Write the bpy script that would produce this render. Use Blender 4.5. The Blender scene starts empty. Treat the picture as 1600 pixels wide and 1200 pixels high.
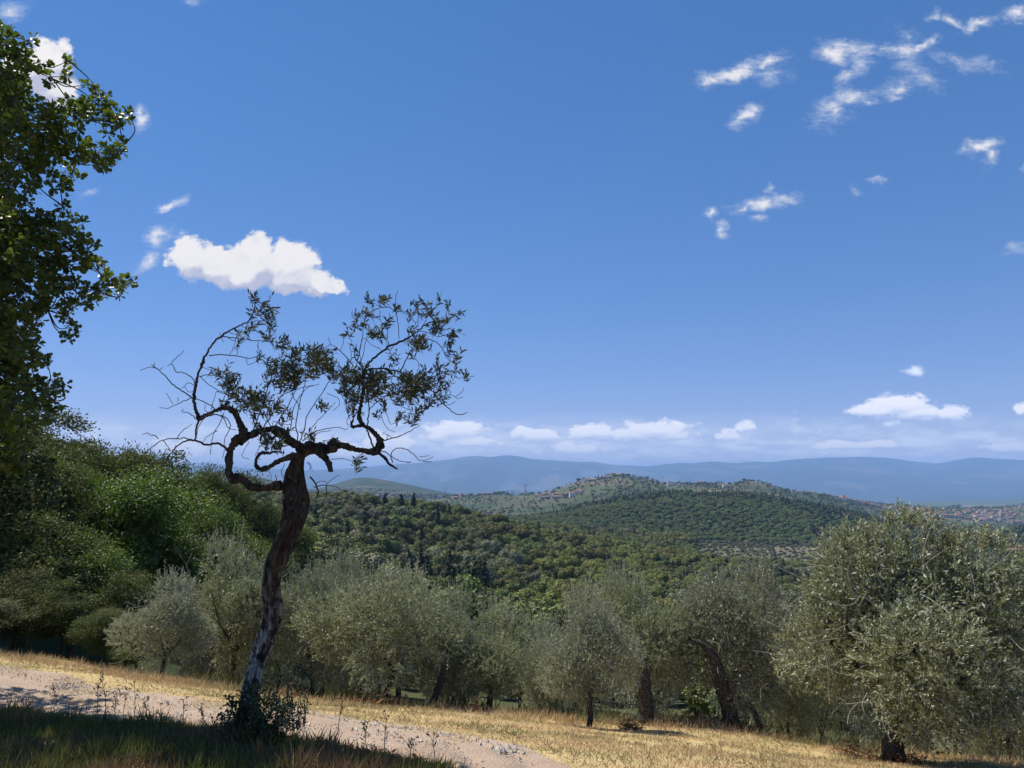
import bpy, math, random
import numpy as np
from mathutils import Vector, Matrix, noise as mnoise

rng = np.random.default_rng(7)
random.seed(7)
R = math.radians
scene = bpy.context.scene
COL = scene.collection

# ------------------------------------------------------------------ camera
FOC = 1200.0                 # focal length in photo pixels (photo 1600 wide)
PITCH = math.atan(152 / FOC) # horizon sits 152 px under the picture's middle
CP, SP = math.cos(PITCH), math.sin(PITCH)
cam_data = bpy.data.cameras.new("camera")
cam_data.sensor_width = 36.0
cam_data.lens = 36.0 * FOC / 1600.0
cam_data.clip_start = 0.05
cam_data.clip_end = 200000.0
cam = bpy.data.objects.new("camera", cam_data)
COL.objects.link(cam)
cam.location = (0, 0, 0)
cam.rotation_euler = (math.pi / 2 + PITCH, 0, 0)
scene.camera = cam

# ------------------------------------------------------------------ light
SUN_EL, SUN_AZ = 55.0, -56.0        # degrees; azimuth from +Y, negative = to the left
SKY_STRENGTH = 0.064
SUN_STRENGTH = 5.0
se, sa = R(SUN_EL), R(SUN_AZ)
SUN_DIR = Vector((math.sin(sa) * math.cos(se), math.cos(sa) * math.cos(se), math.sin(se)))
sun_data = bpy.data.lights.new("sun", "SUN")
sun_data.energy = SUN_STRENGTH
sun_data.angle = R(0.53)
sun_data.color = (1.0, 0.93, 0.81)
sun = bpy.data.objects.new("sun", sun_data)
COL.objects.link(sun)
sun.rotation_euler = SUN_DIR.to_track_quat('Z', 'Y').to_euler()

scene.view_settings.view_transform = 'Standard'
scene.view_settings.look = 'None'
scene.view_settings.gamma = 1.0
scene.view_settings.use_curve_mapping = False
scene.view_settings.exposure = 0.45
scene.cycles.max_bounces = 5
scene.cycles.diffuse_bounces = 3
scene.cycles.glossy_bounces = 2
scene.cycles.transmission_bounces = 3
scene.cycles.transparent_max_bounces = 8
scene.cycles.volume_bounces = 1

def ray(px, py):
    cx, cy = px - 800.0, 600.0 - py
    y = FOC * CP - cy * SP
    return cx / y, (FOC * SP + cy * CP) / y      # x/Y and z/Y of that line of sight

def P(px, py, Y):
    u, v = ray(px, py)
    return Vector((u * Y, Y, v * Y))

# ------------------------------------------------------------------ world: nishita sky and the clouds in it
class NT:
    def __init__(self, tree):
        self.t = tree; self.t.nodes.clear()
    def n(self, kind, **kw):
        nd = self.t.nodes.new(kind)
        for k, v in kw.items():
            setattr(nd, k, v)
        return nd
    def l(self, a, b):
        self.t.links.new(a, b)
    def val(self, sock, v):
        if hasattr(v, "is_output") or isinstance(v, bpy.types.NodeSocket):
            self.l(v, sock)
        else:
            sock.default_value = v
    def m(self, op, a, b=0.0, c=0.0, clamp=False):
        nd = self.n("ShaderNodeMath", operation=op, use_clamp=clamp)
        self.val(nd.inputs[0], a); self.val(nd.inputs[1], b)
        if len(nd.inputs) > 2: self.val(nd.inputs[2], c)
        return nd.outputs[0]
    def mr(self, v, a, b, c=0.0, d=1.0, smooth=True):
        nd = self.n("ShaderNodeMapRange")
        if smooth: nd.interpolation_type = 'SMOOTHSTEP'
        self.val(nd.inputs[0], v)
        for i, x in enumerate((a, b, c, d)): self.val(nd.inputs[i + 1], x)
        return nd.outputs[0]
    def mix(self, f, a, b, mode='MIX'):
        nd = self.n("ShaderNodeMix", data_type='RGBA', blend_type=mode)
        self.val(nd.inputs[0], f)
        for s, x in ((nd.inputs[6], a), (nd.inputs[7], b)):
            if isinstance(x, tuple): s.default_value = (x[0], x[1], x[2], 1)
            else: self.l(x, s)
        return nd.outputs[2]
    def noise(self, vec, scale, detail=3.0, rough=0.55, dist=0.0, dim='3D'):
        nd = self.n("ShaderNodeTexNoise", noise_dimensions=dim)
        if vec is not None: self.l(vec, nd.inputs["Vector"])
        nd.inputs["Scale"].default_value = scale
        nd.inputs["Detail"].default_value = detail
        nd.inputs["Roughness"].default_value = rough
        nd.inputs["Distortion"].default_value = dist
        return nd.outputs[0]

world = bpy.data.worlds.new("World")
scene.world = world
world.use_nodes = True
world.cycles.sampling_method = 'MANUAL'
world.cycles.sample_map_resolution = 512
W = NT(world.node_tree)
wout = W.n("ShaderNodeOutputWorld")
sky = W.n("ShaderNodeTexSky", sky_type='NISHITA')
sky.sun_disc = False
sky.sun_elevation = R(SUN_EL)
sky.sun_rotation = R(SUN_AZ)
sky.altitude = 3000
sky.air_density = 1.0
sky.dust_density = 0.0
sky.ozone_density = 4.0
skc = W.n("ShaderNodeGamma"); W.l(sky.outputs[0], skc.inputs[0]); skc.inputs[1].default_value = 0.6
skh = W.n("ShaderNodeHueSaturation"); W.l(skc.outputs[0], skh.inputs["Color"]); skh.inputs["Saturation"].default_value = 1.62
skm = W.n("ShaderNodeVectorMath", operation='MULTIPLY'); W.l(skh.outputs[0], skm.inputs[0]); skm.inputs[1].default_value = (3.55, 2.62, 2.92)   # the deep blue of the clear day
bg_sky = W.n("ShaderNodeBackground"); W.l(skm.outputs[0], bg_sky.inputs[0]); bg_sky.inputs[1].default_value = SKY_STRENGTH
# clouds: each one an ellipse of directions (px, py, rx, ry, tilt, density) broken up by noise
CLOUDS_BIG = [(300,403,36,36,0,1),(335,408,45,34,0,1),(402,392,33,34,0,1.1),(398,412,62,38,0,1.1),(452,402,40,34,0,1.05),(462,430,52,26,0,1),
 (512,450,36,18,0,1),(375,430,62,22,0,.9),(500,440,40,18,-35,.9),(65,98,52,40,0,1),(85,135,45,30,0,1),(30,115,40,48,0,1),(120,165,30,18,-20,.8)]
CLOUDS_MED = [(1405,633,48,15,0,1),(1375,640,42,9,0,.9),(1430,642,38,10,0,.9),(1487,645,24,11,0,.9),
 (712,674,46,13,0,1),(690,680,30,9,0,.8),(735,690,52,8,0,.8),(838,680,38,9,0,.9),(812,676,16,8,0,.9),(930,675,40,11,0,1),(915,678,24,10,0,.9),(978,677,36,10,0,.9),
 (1028,672,52,13,0,1),(1050,679,34,8,0,.8),(900,702,54,8,0,.8),(880,698,30,7,0,.8),(1140,681,20,8,0,.8),(1165,667,15,9,0,.9),
 (1340,694,62,6,0,.8),(1300,696,28,6,0,.8),(1385,692,26,6,0,.8),(600,692,46,14,0,.85),(545,700,40,12,0,.8),(290,704,34,14,0,.85),(258,694,20,10,0,.75),(1570,698,36,6,0,.75),(1600,640,12,8,0,.8)]
CLOUDS_THIN = [(250,372,24,19,0,.8),(236,408,27,14,25,.75),(284,368,10,8,30,.55),(266,324,22,9,28,.85),(140,303,9,5,30,.35),(217,190,19,19,0,.85),(215,178,14,9,0,.6),
 (311,6,16,7,0,.35),(15,18,26,18,20,.5),
 (1148,114,54,17,16,.9),(1118,122,28,13,0,.8),(1196,99,34,10,22,.65),(1205,118,25,14,0,.35),(1158,190,34,15,38,.85),(1172,176,22,9,20,.6),
 (1308,84,34,21,-8,.9),(1345,80,26,18,0,.5),(1330,122,30,11,30,.62),(1325,152,40,14,10,.68),(1300,178,28,18,35,.62),(1345,100,14,18,0,.4),(1350,156,24,6,-8,.5),
 (1418,84,28,26,10,.55),(1445,70,24,9,25,.65),(1392,78,26,10,-15,.45),(1410,50,22,14,-40,.4),(1405,135,34,14,20,.5),(1448,122,26,16,-20,.45),(1390,146,18,7,12,.5),
 (1490,30,24,12,-35,.7),(1530,38,34,9,12,.65),(1588,20,32,14,8,.8),(1460,22,14,8,30,.4),(1510,92,48,10,-12,.38),(1545,99,20,5,15,.3),
 (1530,222,34,13,6,.85),(1546,240,14,20,-10,.75),(1505,232,16,10,0,.5),(1600,262,12,12,0,.6),
 (1192,322,52,12,6,.9),(1232,312,32,10,12,.8),(1160,326,24,9,20,.65),(1212,298,8,9,0,.35),(1113,333,13,9,0,.7),(1127,357,9,12,20,.6),(1180,343,14,6,0,.55),(1364,286,11,5,0,.4),(1328,298,10,5,-30,.25),
 (1428,580,22,9,15,.85),(1395,661,34,5,0,.6),(1245,671,24,8,0,.55),(1290,672,30,5,10,.4),(1205,693,40,7,0,.4),(1080,704,80,7,0,.4),(1000,706,80,8,0,.45),(800,702,60,8,0,.5),(1585,390,30,7,25,.35),
 (620,664,24,6,0,.4),(1240,655,8,6,0,.3),(1130,690,60,6,0,.35)]
tc = W.n("ShaderNodeTexCoord")
sep = W.n("ShaderNodeSeparateXYZ"); W.l(tc.outputs["Generated"], sep.inputs[0])
ysafe = W.m('MAXIMUM', sep.outputs[1], 0.02)
cu = W.m('DIVIDE', sep.outputs[0], ysafe); cv = W.m('DIVIDE', sep.outputs[2], ysafe)
uv = W.n("ShaderNodeCombineXYZ"); W.l(cu, uv.inputs[0]); W.l(cv, uv.inputs[1])
# small displacement of the lookup so that outlines break up
wn1 = W.n("ShaderNodeTexNoise"); W.l(uv.outputs[0], wn1.inputs["Vector"]); wn1.inputs["Scale"].default_value = 14; wn1.inputs["Detail"].default_value = 5; wn1.inputs["Roughness"].default_value = .62
wsub = W.n("ShaderNodeVectorMath", operation='SUBTRACT'); W.l(wn1.outputs[1], wsub.inputs[0]); wsub.inputs[1].default_value = (.5, .5, .5)
wsc = W.n("ShaderNodeVectorMath", operation='MULTIPLY'); W.l(wsub.outputs[0], wsc.inputs[0]); wsc.inputs[1].default_value = (.075, .055, 0)
wadd = W.n("ShaderNodeVectorMath", operation='ADD'); W.l(uv.outputs[0], wadd.inputs[0]); W.l(wsc.outputs[0], wadd.inputs[1])
wlow = W.n("ShaderNodeVectorMath", operation='MULTIPLY_ADD'); W.l(wsub.outputs[0], wlow.inputs[0]); wlow.inputs[1].default_value = (.035, .012, 0); W.l(uv.outputs[0], wlow.inputs[2])
def cloud_field(vec, blobs, off=(0, 0)):
    best = None
    for k, (px, py, rx, ry, tilt, dens) in enumerate(blobs):
        if py > 600: rx, ry = rx * 1.12, ry * 1.22
        if k % 5 == 0 and (best is not None or cloud_field.prev is not None):      # keeps the shader's working memory small
            va = W.n("ShaderNodeVectorMath", operation='MULTIPLY_ADD')
            W.l(best if best is not None else cloud_field.prev, va.inputs[0]); va.inputs[1].default_value = (1e-7, 1e-7, 0); W.l(vec, va.inputs[2]); vec = va.outputs[0]
        u0, v0 = ray(px, py)
        u1, _ = ray(px + rx, py); _, v1 = ray(px, py - ry)
        mp = W.n("ShaderNodeMapping", vector_type='TEXTURE'); W.l(vec, mp.inputs[0])
        mp.inputs["Location"].default_value = (u0 + off[0], v0 + off[1], 0)
        mp.inputs["Rotation"].default_value = (0, 0, R(tilt))
        mp.inputs["Scale"].default_value = (max(1e-4, u1 - u0), max(1e-4, v1 - v0), 1)
        ln = W.n("ShaderNodeVectorMath", operation='LENGTH'); W.l(mp.outputs[0], ln.inputs[0])
        one = W.m('MULTIPLY_ADD', ln.outputs["Value"], -dens, dens)     # dens*(1-len)
        if best is None: best = one
        else:
            best = W.m('SMOOTH_MAX', best, one, 0.12) if dens >= .9 else W.m('MAXIMUM', best, one)
    cloud_field.prev = best
    return best
cloud_field.prev = None
def cloud_branch(alpha, ccol, gain=0.70):
    bg = W.n("ShaderNodeBackground"); W.l(ccol, bg.inputs[0]); bg.inputs[1].default_value = gain
    mx = W.n("ShaderNodeMixShader"); W.l(alpha, mx.inputs[0]); W.l(bg_sky.outputs[0], mx.inputs[1]); W.l(bg.outputs[0], mx.inputs[2])
    return mx
WHITE, GREYISH, THINBLUE = (1.02, .985, .97), (.56, .58, .73), (.66, .73, .88)
# -- high clouds
big = cloud_field(wadd.outputs[0], CLOUDS_BIG)
thin = cloud_field(wadd.outputs[0], [c for c in CLOUDS_THIN if c[1] < 480])
billow = W.noise(uv.outputs[0], 38, 7, .62, .3)
fine = W.noise(uv.outputs[0], 130, 4, .7, .6)
stretch = W.n("ShaderNodeMapping"); W.l(uv.outputs[0], stretch.inputs[0]); stretch.inputs["Scale"].default_value = (30, 72, 1); stretch.inputs["Rotation"].default_value = (0, 0, R(-12))
wisp = W.noise(stretch.outputs[0], 1.0, 7, .68, .5)
nb = W.m('ADD', W.m('MULTIPLY', W.m('SUBTRACT', billow, .5), 1.15), W.m('MULTIPLY', W.m('SUBTRACT', fine, .5), .35))
a_big = W.mr(W.m('ADD', big, nb), .0, .34)
nt_ = W.m('ADD', W.m('MULTIPLY', W.m('SUBTRACT', wisp, .5), 1.5), W.m('MULTIPLY', W.m('SUBTRACT', fine, .5), .45))
a_thin = W.m('MULTIPLY', W.mr(W.m('ADD', thin, nt_), -.24, 1.0), .92)
bigoff = cloud_field(wadd.outputs[0], CLOUDS_BIG, (0.008, -0.030))
relief = W.m('SUBTRACT', billow, .5)
lit = W.m('ADD', W.mr(W.m('SUBTRACT', bigoff, big), -.32, .22, 1.0, 0.0), W.m('MULTIPLY', relief, 1.3), clamp=True)  # sunlit tops and shaded undersides painted into the cloud colour
lit = W.m('MAXIMUM', lit, W.mr(a_big, .5, .05))
ccol_h = W.mix(W.mr(a_big, .0, .3), W.mix(W.mr(a_thin, .15, .85), THINBLUE, WHITE), W.mix(lit, GREYISH, WHITE))
br_high = cloud_branch(W.m('MAXIMUM', a_big, a_thin), ccol_h)
# -- low clouds over the mountains
med = cloud_field(wlow.outputs[0], CLOUDS_MED)
thinl = cloud_field(wlow.outputs[0], [c for c in CLOUDS_THIN if c[1] >= 480])
mstr = W.n("ShaderNodeMapping"); W.l(uv.outputs[0], mstr.inputs[0]); mstr.inputs["Scale"].default_value = (48, 84, 1)
lown = W.noise(mstr.outputs[0], 1.0, 7, .62, .2)
nm = W.m('MULTIPLY', W.m('SUBTRACT', lown, .5), 1.9)
a_med = W.m('MULTIPLY', W.mr(W.m('ADD', med, nm), -.22, .34), .94)
a_thl = W.m('MULTIPLY', W.mr(W.m('ADD', thinl, nm), -.1, .8), .8)
veil_n = W.n("ShaderNodeMapping"); W.l(uv.outputs[0], veil_n.inputs[0]); veil_n.inputs["Scale"].default_value = (16, 64, 1)
veil_t = W.noise(veil_n.outputs[0], 1.0, 7, .62, .2)
veil = W.m('MULTIPLY', W.m('MULTIPLY', W.mr(cv, .0, .015), W.mr(cv, .095, .045)), W.mr(veil_t, .38, .66, .22, .80))
medoff = cloud_field(wlow.outputs[0], CLOUDS_MED[:21], (0.002, -0.007))
litm = W.m('ADD', W.mr(W.m('SUBTRACT', medoff, med), -.35, .6, 1.0, .0), W.m('MULTIPLY', W.m('SUBTRACT', lown, .5), 1.2), clamp=True)  # light and shade of the low clouds painted the same way
ccol_l = W.mix(W.mr(a_med, .1, .5), (.82, .85, .92), W.mix(litm, (.58, .62, .76), (.90, .87, .88)))
br_low = cloud_branch(W.m('MAXIMUM', W.m('MAXIMUM', a_med, a_thl), veil), ccol_l, 1.05)
hl = W.n("ShaderNodeMixShader"); W.l(W.m('GREATER_THAN', cv, ray(800, 515)[1]), hl.inputs[0]); W.l(br_low.outputs[0], hl.inputs[1]); W.l(br_high.outputs[0], hl.inputs[2])
# the cloud nodes are only worked out over the valley, where the clouds are
region = W.m('MULTIPLY', W.m('MULTIPLY', W.m('LESS_THAN', W.m('ABSOLUTE', cu), .80), W.m('GREATER_THAN', cv, -.02)), W.m('MULTIPLY', W.m('LESS_THAN', cv, .80), W.m('GREATER_THAN', sep.outputs[1], .05)))
fin = W.n("ShaderNodeMixShader"); W.l(region, fin.inputs[0]); W.l(bg_sky.outputs[0], fin.inputs[1]); W.l(hl.outputs[0], fin.inputs[2])
W.l(fin.outputs[0], wout.inputs[0])

# ------------------------------------------------------------------ helpers
def tag(o, label=None, cat=None, group=None, kind=None):
    if label: o["label"] = label
    if cat: o["category"] = cat
    if group: o["group"] = group
    if kind: o["kind"] = kind
    return o

def make_mesh(name, V, F, mats=(), smooth=False, fattr=None, midx=None):
    """V (n,3); F list of (m,k) int arrays. fattr {name: per-face floats}"""
    if not isinstance(F, (list, tuple)): F = [F]
    F = [np.asarray(f, dtype=np.int32) for f in F if len(f)]
    V = np.asarray(V, dtype=np.float32)
    me = bpy.data.meshes.new(name)
    me.vertices.add(len(V)); me.vertices.foreach_set("co", V.ravel())
    loops = np.concatenate([f.ravel() for f in F])
    sizes = np.concatenate([np.full(len(f), f.shape[1], dtype=np.int32) for f in F])
    starts = np.concatenate([[0], np.cumsum(sizes)[:-1]]).astype(np.int32)
    me.loops.add(len(loops)); me.loops.foreach_set("vertex_index", loops)
    me.polygons.add(len(sizes)); me.polygons.foreach_set("loop_start", starts)
    try: me.polygons.foreach_set("loop_total", sizes)
    except Exception: pass
    me.polygons.foreach_set("use_smooth", np.full(len(sizes), bool(smooth)) if not isinstance(smooth, np.ndarray) else smooth)
    for m in mats: me.materials.append(m)
    if midx is not None: me.polygons.foreach_set("material_index", np.asarray(midx, dtype=np.int32))
    me.update(calc_edges=True)
    for k, a in (fattr or {}).items():
        at = me.attributes.new(k, 'FLOAT', 'FACE'); at.data.foreach_set("value", np.asarray(a, dtype=np.float32))
    return me

def link(name, me, parent=None, loc=None, rot=None, scale=None):
    o = bpy.data.objects.new(name, me); COL.objects.link(o)
    if parent is not None: o.parent = parent
    if loc is not None: o.location = loc
    if rot is not None: o.rotation_euler = rot
    if scale is not None: o.scale = scale
    return o

class Geo:
    """collects pieces of geometry to be linked as one mesh"""
    def __init__(s): s.V = []; s.F = {3: [], 4: [], 8: []}; s.n = 0; s.T = {3: [], 4: [], 8: []}; s.M = {3: [], 4: [], 8: []}; s.S = {3: [], 4: [], 8: []}
    def add(s, V, F, tint=0.5, mi=0, smooth=False):
        V = np.asarray(V, dtype=np.float32); F = np.asarray(F, dtype=np.int32)
        if len(F) == 0: return
        k = F.shape[1]
        s.V.append(V); s.F[k].append(F + s.n); s.n += len(V)
        s.T[k].append(np.broadcast_to(np.asarray(tint, dtype=np.float32), (len(F),)).copy())
        s.M[k].append(np.full(len(F), mi, dtype=np.int32)); s.S[k].append(np.full(len(F), smooth))
    def mesh(s, name, mats):
        ks = [k for k in (3, 4, 8) if s.F[k]]
        F = [np.concatenate(s.F[k]) for k in ks]
        return make_mesh(name, np.concatenate(s.V), F, mats, np.concatenate([np.concatenate(s.S[k]) for k in ks]),
                         {"tint": np.concatenate([np.concatenate(s.T[k]) for k in ks])}, np.concatenate([np.concatenate(s.M[k]) for k in ks]))

def tube(path, radii, seg=8, bump=0.0, cap=True):
    P_ = np.asarray(path, dtype=float); n = len(P_)
    r = np.broadcast_to(np.asarray(radii, dtype=float), (n,))
    T = np.gradient(P_, axis=0); T /= np.linalg.norm(T, axis=1)[:, None] + 1e-12
    up = np.array([0.13, 0.92, 0.36])
    a = np.cross(T[0], up); a /= np.linalg.norm(a) + 1e-12
    A = np.empty_like(P_)
    for i in range(n):
        a = a - T[i] * a.dot(T[i]); a /= np.linalg.norm(a) + 1e-12; A[i] = a
    B = np.cross(T, A)
    ang = np.linspace(0, 2 * math.pi, seg, endpoint=False)
    rr = r[:, None] * (1 + (rng.uniform(-bump, bump, (n, seg)) if bump else 0))
    V = P_[:, None, :] + rr[..., None] * (np.cos(ang)[None, :, None] * A[:, None, :] + np.sin(ang)[None, :, None] * B[:, None, :])
    V = V.reshape(-1, 3)
    i = np.arange(n - 1)[:, None] * seg; j = np.arange(seg)[None, :]; j2 = (j + 1) % seg
    F = np.stack([i + j, i + j2, i + seg + j2, i + seg + j], -1).reshape(-1, 4)
    return V, F

def spline(pts, sub=4):
    """Catmull-Rom through pts (rows may carry radius as last column)"""
    Q = np.asarray(pts, dtype=float)
    if len(Q) < 3: 
        t = np.linspace(0, 1, sub + 1)[:, None]; return Q[0] * (1 - t) + Q[-1] * t
    E = np.vstack([2 * Q[0] - Q[1], Q, 2 * Q[-1] - Q[-2]])
    out = []
    t = np.linspace(0, 1, sub, endpoint=False)[:, None]
    for i in range(1, len(E) - 2):
        p0, p1, p2, p3 = E[i - 1], E[i], E[i + 1], E[i + 2]
        out.append(.5 * ((2 * p1) + (-p0 + p2) * t + (2 * p0 - 5 * p1 + 4 * p2 - p3) * t ** 2 + (-p0 + 3 * p1 - 3 * p2 + p3) * t ** 3))
    out.append(Q[-1:]); return np.vstack(out)

def unit(v):
    v = np.asarray(v, dtype=float); return v / (np.linalg.norm(v, axis=-1, keepdims=True) + 1e-12)

def rand_dirs(n):
    return unit(rng.normal(size=(n, 3)))

def leaves(pos, dirs, L, Wd, fold=.25, normal_bias=None):
    """diamond leaves: pos (n,3), dirs (n,3), L/Wd lengths"""
    n = len(pos); d = unit(dirs)
    s = rng.normal(size=(n, 3))
    if normal_bias is not None:
        s = np.cross(d, normal_bias + .55 * s)
    else: s = np.cross(d, s)
    s = unit(s); nn = np.cross(s, d)
    L = np.broadcast_to(L, (n,))[:, None]; Wd = np.broadcast_to(Wd, (n,))[:, None]
    a = pos; b = pos + d * L * .48 + s * Wd * .5 + nn * Wd * fold; c = pos + d * L; e = pos + d * L * .48 - s * Wd * .5 + nn * Wd * fold
    V = np.stack([a, b, c, e], 1).reshape(-1, 3)
    F = np.arange(n * 4).reshape(n, 4)
    return V, F

# ------------------------------------------------------------------ materials
def material(name, rough=.9, spec=.2):
    m = bpy.data.materials.new(name); m.use_nodes = True
    T = NT(m.node_tree)
    out = T.n("ShaderNodeOutputMaterial"); b = T.n("ShaderNodeBsdfPrincipled")
    b.inputs["Roughness"].default_value = rough
    b.inputs["Specular IOR Level"].default_value = spec
    T.l(b.outputs[0], out.inputs[0])
    return m, T, b, out

def leaf_material(name, dark, light, back, trans=.3, transcol=None, rough=.5, spec=.4, patch=None, pscale=1.0):
    m, T, b, out = material(name, rough, spec)
    at = T.n("ShaderNodeAttribute", attribute_name="tint")
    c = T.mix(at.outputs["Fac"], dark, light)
    oi = T.n("ShaderNodeObjectInfo")
    geo = T.n("ShaderNodeNewGeometry")
    if patch is not None:
        tcn = T.n("ShaderNodeTexCoord")
        pn = T.noise(tcn.outputs["Object"], pscale, 2)
        c = T.mix(T.mr(pn, .42, .62), c, T.mix(at.outputs["Fac"], tuple(x * .7 for x in patch), patch))
    hs = T.n("ShaderNodeHueSaturation"); T.l(c, hs.inputs["Color"])
    T.l(T.mr(oi.outputs["Random"], 0, 1, .475, .518, False), hs.inputs["Hue"])
    T.l(T.mr(oi.outputs["Random"], 0, 1, .66, 1.30, False), hs.inputs["Value"])
    c = T.mix(T.m('MULTIPLY', geo.outputs["Backfacing"], 1.0), hs.outputs[0], back) if back is not None else hs.outputs[0]
    T.l(c, b.inputs["Base Color"])
    if trans > 0:
        tr = T.n("ShaderNodeBsdfTranslucent")
        if transcol is None: T.l(hs.outputs[0], tr.inputs[0])
        else: T.l(T.mix(.5, hs.outputs[0], transcol), tr.inputs[0])
        mx = T.n("ShaderNodeMixShader"); mx.inputs[0].default_value = trans
        T.l(b.outputs[0], mx.inputs[1]); T.l(tr.outputs[0], mx.inputs[2]); T.l(mx.outputs[0], out.inputs[0])
    return m

def simple_material(name, c1, c2, scale=5.0, rough=.85, bump=0.0, spec=.2, detail=4):
    m, T, b, out = material(name, rough, spec)
    tcn = T.n("ShaderNodeTexCoord")
    n = T.noise(tcn.outputs["Object"], scale, detail, .6)
    T.l(T.mix(T.mr(n, .35, .65), c1, c2), b.inputs["Base Color"])
    if bump:
        bp = T.n("ShaderNodeBump"); bp.inputs["Strength"].default_value = 1; bp.inputs["Distance"].default_value = bump
        T.l(n, bp.inputs["Height"]); T.l(bp.outputs[0], b.inputs["Normal"])
    return m

M = {}
M["bark"] = simple_material("bark", (.022, .020, .018), (.10, .094, .086), 30, .95, .01)
M["bark_pale"] = simple_material("bark_pale", (.12, .11, .10), (.34, .32, .29), 24, .95, .01)
M["twig"] = simple_material("twig", (.03, .026, .022), (.09, .078, .065), 40, .9)
M["twig_grey"] = simple_material("twig_grey", (.20, .195, .16), (.42, .40, .34), 40, .9)
M["olive_leaf"] = leaf_material("olive_leaf", (.065, .08, .036), (.34, .355, .24), (.42, .43, .34), .25, (.28, .33, .12), .45, .4)  # light tint raised so the colour carries the leaves' sun highlights
M["olive_leaf_green"] = leaf_material("olive_leaf_green", (.068, .088, .034), (.36, .385, .22), (.42, .44, .32), .3, (.30, .36, .10), .45, .4)  # sun highlights put into the light tint here as well
M["old_olive_leaf"] = leaf_material("old_olive_leaf", (.014, .022, .012), (.05, .068, .032), (.08, .10, .065), .08, (.12, .15, .04), .55, .25)  # darkened: the shade on the old tree's crown is in this colour
M["oak_leaf"] = leaf_material("oak_leaf", (.018, .042, .008), (.085, .13, .020), (.07, .11, .035), .35, (.20, .30, .02), .42, .45)
M["bright_leaf"] = leaf_material("bright_leaf", (.026, .06, .010), (.115, .18, .030), (.09, .14, .04), .32, (.16, .27, .03), .5, .3, (.16, .19, .03), .4)
M["dark_leaf"] = leaf_material("dark_leaf", (.020, .036, .010), (.10, .128, .034), (.08, .10, .035), .25, (.13, .17, .03), .6, .2, (.13, .125, .035), .45)
M["shrub_leaf"] = leaf_material("shrub_leaf", (.018, .032, .010), (.075, .10, .035), (.07, .085, .04), .15, None, .5, .3)
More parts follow.
